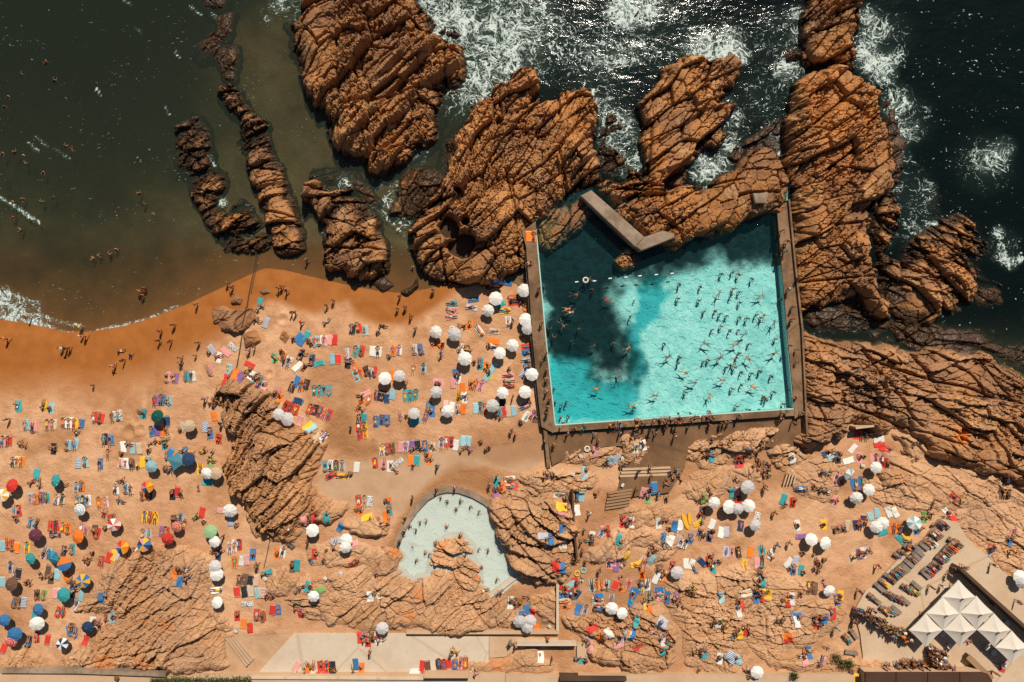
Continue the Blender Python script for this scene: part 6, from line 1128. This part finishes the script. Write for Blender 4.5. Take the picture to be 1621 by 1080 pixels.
# ---- towels: the 300 that show largest as objects, the rest as one mesh
import collections
towels.sort(key=lambda t: {'t': 0, 'L': 1, 'b': 2, 's': 3}[t[4]])
rest_t = []
for i, (px, py, rot, col, k, size) in enumerate(towels):
    x, y = W(px, py, 1.6)
    if k == 's': x += random.uniform(-.15, .15); y -= .2
    kw = dict(sx=size[0], sy=size[1]) if size else {}
    if k == 'L':
        a = math.radians(rot); x -= math.sin(a) * .3; y -= math.cos(a) * .3
        kw['flat'] = height(x, y) + .375
    o = towel(x, y, rot, col, **kw)
    o['category'] = 'towel'; o['group'] = 'beach towels'
    if i < 300: TENTRIES.append((o, cname(col) + {'t': ' towel lying empty', 'b': ' towel under a sunbather', 's': ' towel under a sitter', 'L': ' towel spread over a lounger'}[k], px, py))
    else: rest_t.append(o)
def merge_stuff(name, objs, mat, label, cat):
    Vs, Fs, Cs, n = [], [], [], 0
    for co_, fa_, colr in objs:
        Vs.append(co_); Fs.append(fa_ + n); n += len(co_); Cs.append(np.tile(np.array(colr, np.float32), (len(co_), 1)))
    V = np.concatenate(Vs); F = np.concatenate(Fs); C = np.concatenate(Cs)
    me = mesh_np(name, V, F, (mat,), smooth=True)
    at = me.attributes.new('hue', 'FLOAT_COLOR', 'POINT'); at.data.foreach_set('color', np.concatenate([C, np.ones((len(C), 1), np.float32)], 1).ravel())
    return props(link(name, me), label, cat, None, 'stuff')
def hue_mat(name):
    m = NT(name); a = m.n('ShaderNodeAttribute', attribute_name='hue').outputs['Color']; n = m.noise(m.pos(), 9, 3)
    return m.done(m.bsdf(m.mix(m.ss(n, .4, .7, 0, .3), a, m.mix(.45, a, (.05, .03, .02, 1))), .7, None, .2))
M_HUE = hue_mat('crowd_hues')
if rest_t:
    L = []
    for o in rest_t:
        me = o.data; v = np.zeros(len(me.vertices) * 3, np.float32); me.vertices.foreach_get('co', v); v = v.reshape(-1, 3)
        a = o.rotation_euler.z; R = np.array([[math.cos(a), -math.sin(a), 0], [math.sin(a), math.cos(a), 0], [0, 0, 1]])
        L.append((v @ R.T + np.array(o.location), grid_faces(7, 12), tuple(o.color)[:3])); bpy.data.objects.remove(o)
    merge_stuff('sitters_towels', L, M_HUE, 'many small towels under the sitting crowd', 'towels')
# ---- people
_arr = {}
def arrays(me):
    if me.name not in _arr:
        bm = bmesh.new(); bm.from_mesh(me); bmesh.ops.triangulate(bm, faces=bm.faces[:])
        bm.verts.index_update()
        _arr[me.name] = (np.array([v.co[:] for v in bm.verts], np.float32).reshape(-1, 3), np.array([[v.index for v in f.verts] for f in bm.faces], np.int32).reshape(-1, 3)); bm.free()
    return _arr[me.name]
people.sort(key=lambda p: -p['score'])
crowd = []
for i, p in enumerate(people):
    px, py, pose = p['px'], p['py'], p['pose']; parts, J = BODY[pose]
    lying = pose in LYING; up_h = .85 if p['base'] == 'standing' else (.45 if p['base'] == 'sitting' else .15)
    inpool = sdf(POOL, np.array([px]), np.array([py]))[0] > 0; insp = sdf(SPOOL, np.array([px]), np.array([py]))[0] > 0
    a = -math.radians(p['rot'] + random.uniform(-6, 6))
    if p['base'] in ('bathing', 'swimming', 'floating'):
        lvl = PZ if inpool else (SZ if insp else 0.0); x, y = W(px, py, lvl)
        where = 'in the pool' if inpool else ('in the small pool' if insp else 'in the sea'); p['where'] = where
        if pose == 'bathe':
            z = max(lvl - (random.uniform(1.36, 1.5) if inpool or insp else random.uniform(.95, 1.22)), (lvl - .75 if insp else (.4 if inpool else height(x, y))))
        else: z = lvl - .16
        pitch = 0
    else:
        x, y = W(px, py, max(height(*W(px, py, 1.6)), -.2) + up_h + p['lift'])
        pitch = 0
        if lying:
            dx, dy = -math.sin(a), math.cos(a); h1 = height(x + dx * .55, y + dy * .55); h2 = height(x - dx * .7, y - dy * .7); hm = height(x, y)
            if p['where'] == 'lounger': pitch = .06; z = hm + p['lift'] + .03
            else: pitch = max(-.5, min(.5, math.atan2(h1 - h2, 1.25))); z = max(hm, (h1 * .7 + h2 * .55) / 1.25) + p['lift']
        else: z = height(x, y) + p['lift']
    M = Matrix.Rotation(a, 4, 'Z') @ Matrix.Rotation(pitch, 4, 'X')
    s = random.uniform(1.0, 1.13) * (.86 if p['base'] in ('bathing', 'swimming', 'floating') else 1) * (.72 if random.random() < .08 else 1)
    skin = random.choice(SKINS); hair, hname = random.choice(HAIRS); wc = random.choice(WEAR); 
    kind = random.choice(['trunks', 'trunks', 'bikini', 'suit'] if p['base'] != 'standing' else ['trunks', 'trunks', 'bikini', 'suit', 'shirt'])
    what = {'trunks': 'shorts', 'bikini': 'bikini', 'suit': 'swimsuit', 'shirt': 'shirt'}[kind]
    wear = [('swimwear', parts[kind if kind != 'shirt' else 'trunks'], PAL[wc][1])]
    if kind == 'shirt': wear.append(('shirt', parts['shirt'], PAL[wc][1])); wear[0] = ('swimwear', parts['trunks'], PAL['n'][1])
    hat = p['base'] in ('standing', 'sitting') and random.random() < .16
    if i < 300:
        o = link('person', parts['body'], loc=(x, y, z)); o.rotation_euler = M.to_euler(); o.scale = (s, s, s); o.color = (*skin, 1)
        h = link('hair', parts['hair'], o); h.color = (*hair, 1)
        for nm, me, c in wear: q = link(nm, me, o); q.color = (*c, 1)
        if hat: q = link('sun_hat', HAT, o); q.location = J['top'] + Vector((0, .01, -.02)); q.color = (*PAL[random.choice('weeo')][1], 1)
        o['category'] = 'person'; o['group'] = 'people on the beach and in the water'
        b = {'lying': f'sunbather in {PAL[wc][0]} {what} on ', 'sitting': f'sitter in {PAL[wc][0]} {what} on ', 'standing': f'person in {PAL[wc][0]} {what} ' + ('and hat ' if hat else '') + {'walk': 'walking', 'stand': 'standing', 'wave': 'standing hands on hips'}.get(pose, ''),
             'bathing': f'{hname} haired bather ', 'swimming': f'swimmer in {PAL[wc][0]} {what} ', 'floating': f'floating swimmer in {PAL[wc][0]} {what} '}[p['base']]
        TENTRIES.append((o, (b + p['where']).strip(), px, py))
    else:
        R = np.array((Matrix.Translation((x, y, z)) @ M @ Matrix.Diagonal((s, s, s, 1))))
        for me, c in [(parts['body'], skin), (parts['hair'], hair)] + [(m_, c_) for _, m_, c_ in wear]:
            v, f_ = arrays(me)
            if len(f_): crowd.append((v @ R[:3, :3].T + R[:3, 3], f_, c))
if crowd: merge_stuff('beach_crowd', crowd, M_HUE, 'rest of the crowd of small sitting, standing and bathing people', 'crowd')
print('people', len(people), 'towels', len(towels))
# ---- boards and the sun sail
def board(px, py, rot, L, Wd, label):
    bm = bmesh.new(); n = 20; top = []; bot = []
    for i in range(n):
        t = i / (n - 1) * 2 - 1; w = Wd / 2 * (1 - abs(t) ** 3.2) ** .6; z = .10 + .10 * max(0, t - .4) ** 1.5
        top.append([bm.verts.new((q * w, t * L / 2, z + .045 * (1 - q * q) + .02)) for q in (-1, -.6, 0, .6, 1)]); bot.append([bm.verts.new((q * w * .92, t * L / 2, z - .04)) for q in (-1, 0, 1)])
    for i in range(n - 1):
        for j in range(4): bm.faces.new((top[i][j], top[i][j + 1], top[i + 1][j + 1], top[i + 1][j]))
        for j in range(2): bm.faces.new((bot[i][j], bot[i + 1][j], bot[i + 1][j + 1], bot[i][j + 1]))
        bm.faces.new((top[i][0], top[i + 1][0], bot[i + 1][0], bot[i][0])); bm.faces.new((top[i][4], bot[i][2], bot[i + 1][2], top[i + 1][4]))
    x, y = W(px, py, 1.8); o = props(link('paddle_board', bm_mesh('paddle_board', bm, simple('board_yellow', (.80, .40, .03, 1), .35), smooth=True), loc=(x, y, height(x, y))), label, 'board'); o.rotation_euler = (0, 0, -math.radians(rot))
    bm = bmesh.new(); add_box(bm, (0, -L * .40, .02), (.02, .2, .14)); link('fin', bm_mesh('fin', bm, M_BLACK), o)
board(800 + 1102 / 3.857, 800 + 105 / 3.857, -22, 2.7, .72, 'wide yellow paddle board on the sand, the longer one')
board(800 + 1128 / 3.857, 800 + 85 / 3.857, -5, 2.1, .55, 'shorter yellow paddle board beside the longer one')
sx_, sy_ = W(400 * 0 + 1070 / 3.857, 520 + 812 / 3.857, 3.2); sg = height(sx_, sy_)
sail = props(link('sun_sail', None, loc=(sx_, sy_, sg)), 'teal square sun sail on four poles among the left hand towels', 'sun sail'); sail.rotation_euler = (0, 0, math.radians(32))
bm = bmesh.new(); n = 10; vs = [[bm.verts.new(((i / n - .5) * 2.2 * (1 - .12 * math.sin(math.pi * j / n)), (j / n - .5) * 2.2 * (1 - .12 * math.sin(math.pi * i / n)), 1.7 + .45 * (1 - max(abs(i / n - .5), abs(j / n - .5)) * 2) ** 1.3)) for i in range(n + 1)] for j in range(n + 1)]
for j in range(n):
    for i in range(n): bm.faces.new((vs[j][i], vs[j][i + 1], vs[j + 1][i + 1], vs[j + 1][i]))
link('cloth', bm_mesh('cloth', bm, cloth_mat('sail_teal', (.09, .27, .33), .2), smooth=True), sail)
for ax in (-1, 1):
    for ay in (-1, 1): bm = bmesh.new(); add_cyl(bm, (ax * 1.06, ay * 1.06, -.1), (ax * 1.06, ay * 1.06, 1.72), .02); link('pole', bm_mesh('pole', bm, M_STEEL), sail)
# ---- labels: each says where among the landmarks the thing is
LM = [('dark green parasol', 246.8, 658.7), ('leftmost red parasol', 16, 769), ('bright red parasol', 264.5, 854), ('rainbow parasol', 232, 771.5), ('red yellow blue parasol', 192.4, 867), ('teal sun sail', 277, 730),
      ('purple parasol', 54.4, 848), ('orange parasol', 120.6, 850.6), ('pink white parasol', 179.4, 831.6), ('terracotta parasol', 278.7, 835), ('pale green parasol', 331.9, 841.5), ('turquoise parasol', 45.4, 885.6), ('orange blue parasol', 100.6, 892.8),
      ('blue yellow parasol', 130.4, 920.6), ('brown parasol', 15.6, 925.7), ('navy parasol', 137.4, 994.4), ('pink swirl parasol', 15.6, 1017.8), ('navy striped parasol', 97, 1020), ('cream parasol', 298.9, 674), ('ringed grey parasol', 124.4, 807.8),
      ('flat grey beach rock', 370, 505), ('top left pool corner', 840, 360), ('bottom left pool corner', 870, 680), ('bottom right pool corner', 1262, 655), ('lane rope', 990, 441), ('diving slab', 970, 345), ('curved pool wall', 706, 773), ('rock island', 720, 890),
      ('plank steps', 980, 790), ('three shallow steps', 1022, 748), ('yellow boards', 1089, 827), ('stone bench', 1370, 676), ('orange rock patch', 1517, 692), ('diagonal stairs', 378, 1030), ('white kerb', 530, 1074), ('walled yard', 850, 960), ('small bottom steps', 914, 1028),
      ('bar canopies', 1510, 975), ('bar queue', 1400, 985), ('brown roof', 1470, 1066), ('thin dark wall', 909, 830), ('olive shrub', 1324, 1042), ('sand inlet', 640, 480), ('surf line', 60, 512), ('dark wet ridge', 330, 300), ('oval ridged rock', 540, 350), ('hedge', 315, 1078),
      ('steep ridged rock', 425, 740), ('pool centre', 1050, 560), ('right pool edge', 1250, 540), ('left pool edge', 852, 560), ('bottom pool edge', 1070, 662), ('damp trickle of sand', 560, 690), ('bar wall', 1560, 935), ('round tan boulder', 1250, 722), ('grey sheet', 1045, 983), ('blue striped sheet', 1156, 1038),
      ('tan rock slope', 250, 960), ('flat topped rock', 862, 758), ('smallest dark parasol shadow', -900, -900), ('pale terrace', 620, 1035), ('white square of towels', 593, 556), ('bay', 60, 150), ('wet pipe', 392, 450), ('brown promenade wall', 1030, 1068), ('bedrock slope', 1200, 950), ('sand plateau', 1290, 880)]
DIR = ['right of', 'lower right of', 'below', 'lower left of', 'left of', 'upper left of', 'above', 'upper right of']
ORD = ['', 'second ', 'third ', 'fourth ', 'fifth ', 'sixth ', 'seventh ', 'eighth ', 'ninth ', 'tenth ', 'eleventh ', 'twelfth ', 'thirteenth ', 'fourteenth ', 'fifteenth ']
groups = collections.defaultdict(list)
for o, base, px, py in TENTRIES:
    best = sorted(LM, key=lambda l: (l[1] - px) ** 2 + (l[2] - py) ** 2)
    l = best[0]
    if o.name.startswith('beach_parasol') and (l[1] - px) ** 2 + (l[2] - py) ** 2 < 90: l = best[1]
    dx, dy = px - l[1], py - l[2]; d = DIR[int(((math.degrees(math.atan2(dy, dx)) + 22.5) % 360) // 45)]
    groups[(base, d, l[0])].append((math.hypot(dx, dy), o))
for (base, d, l), items in groups.items():
    items.sort(key=lambda t: t[0])
    for n, (_, o) in enumerate(items):
        t = f'{base}, {ORD[n] if n < len(ORD) else "farthest "}{d} {l}'
        o['label'] = t if len(t.replace(',', '').split()) <= 16 and len(t) < 200 else t.replace(' and hat', '').replace(' on hips', '').replace(' striped', '').replace(' patterned', '')
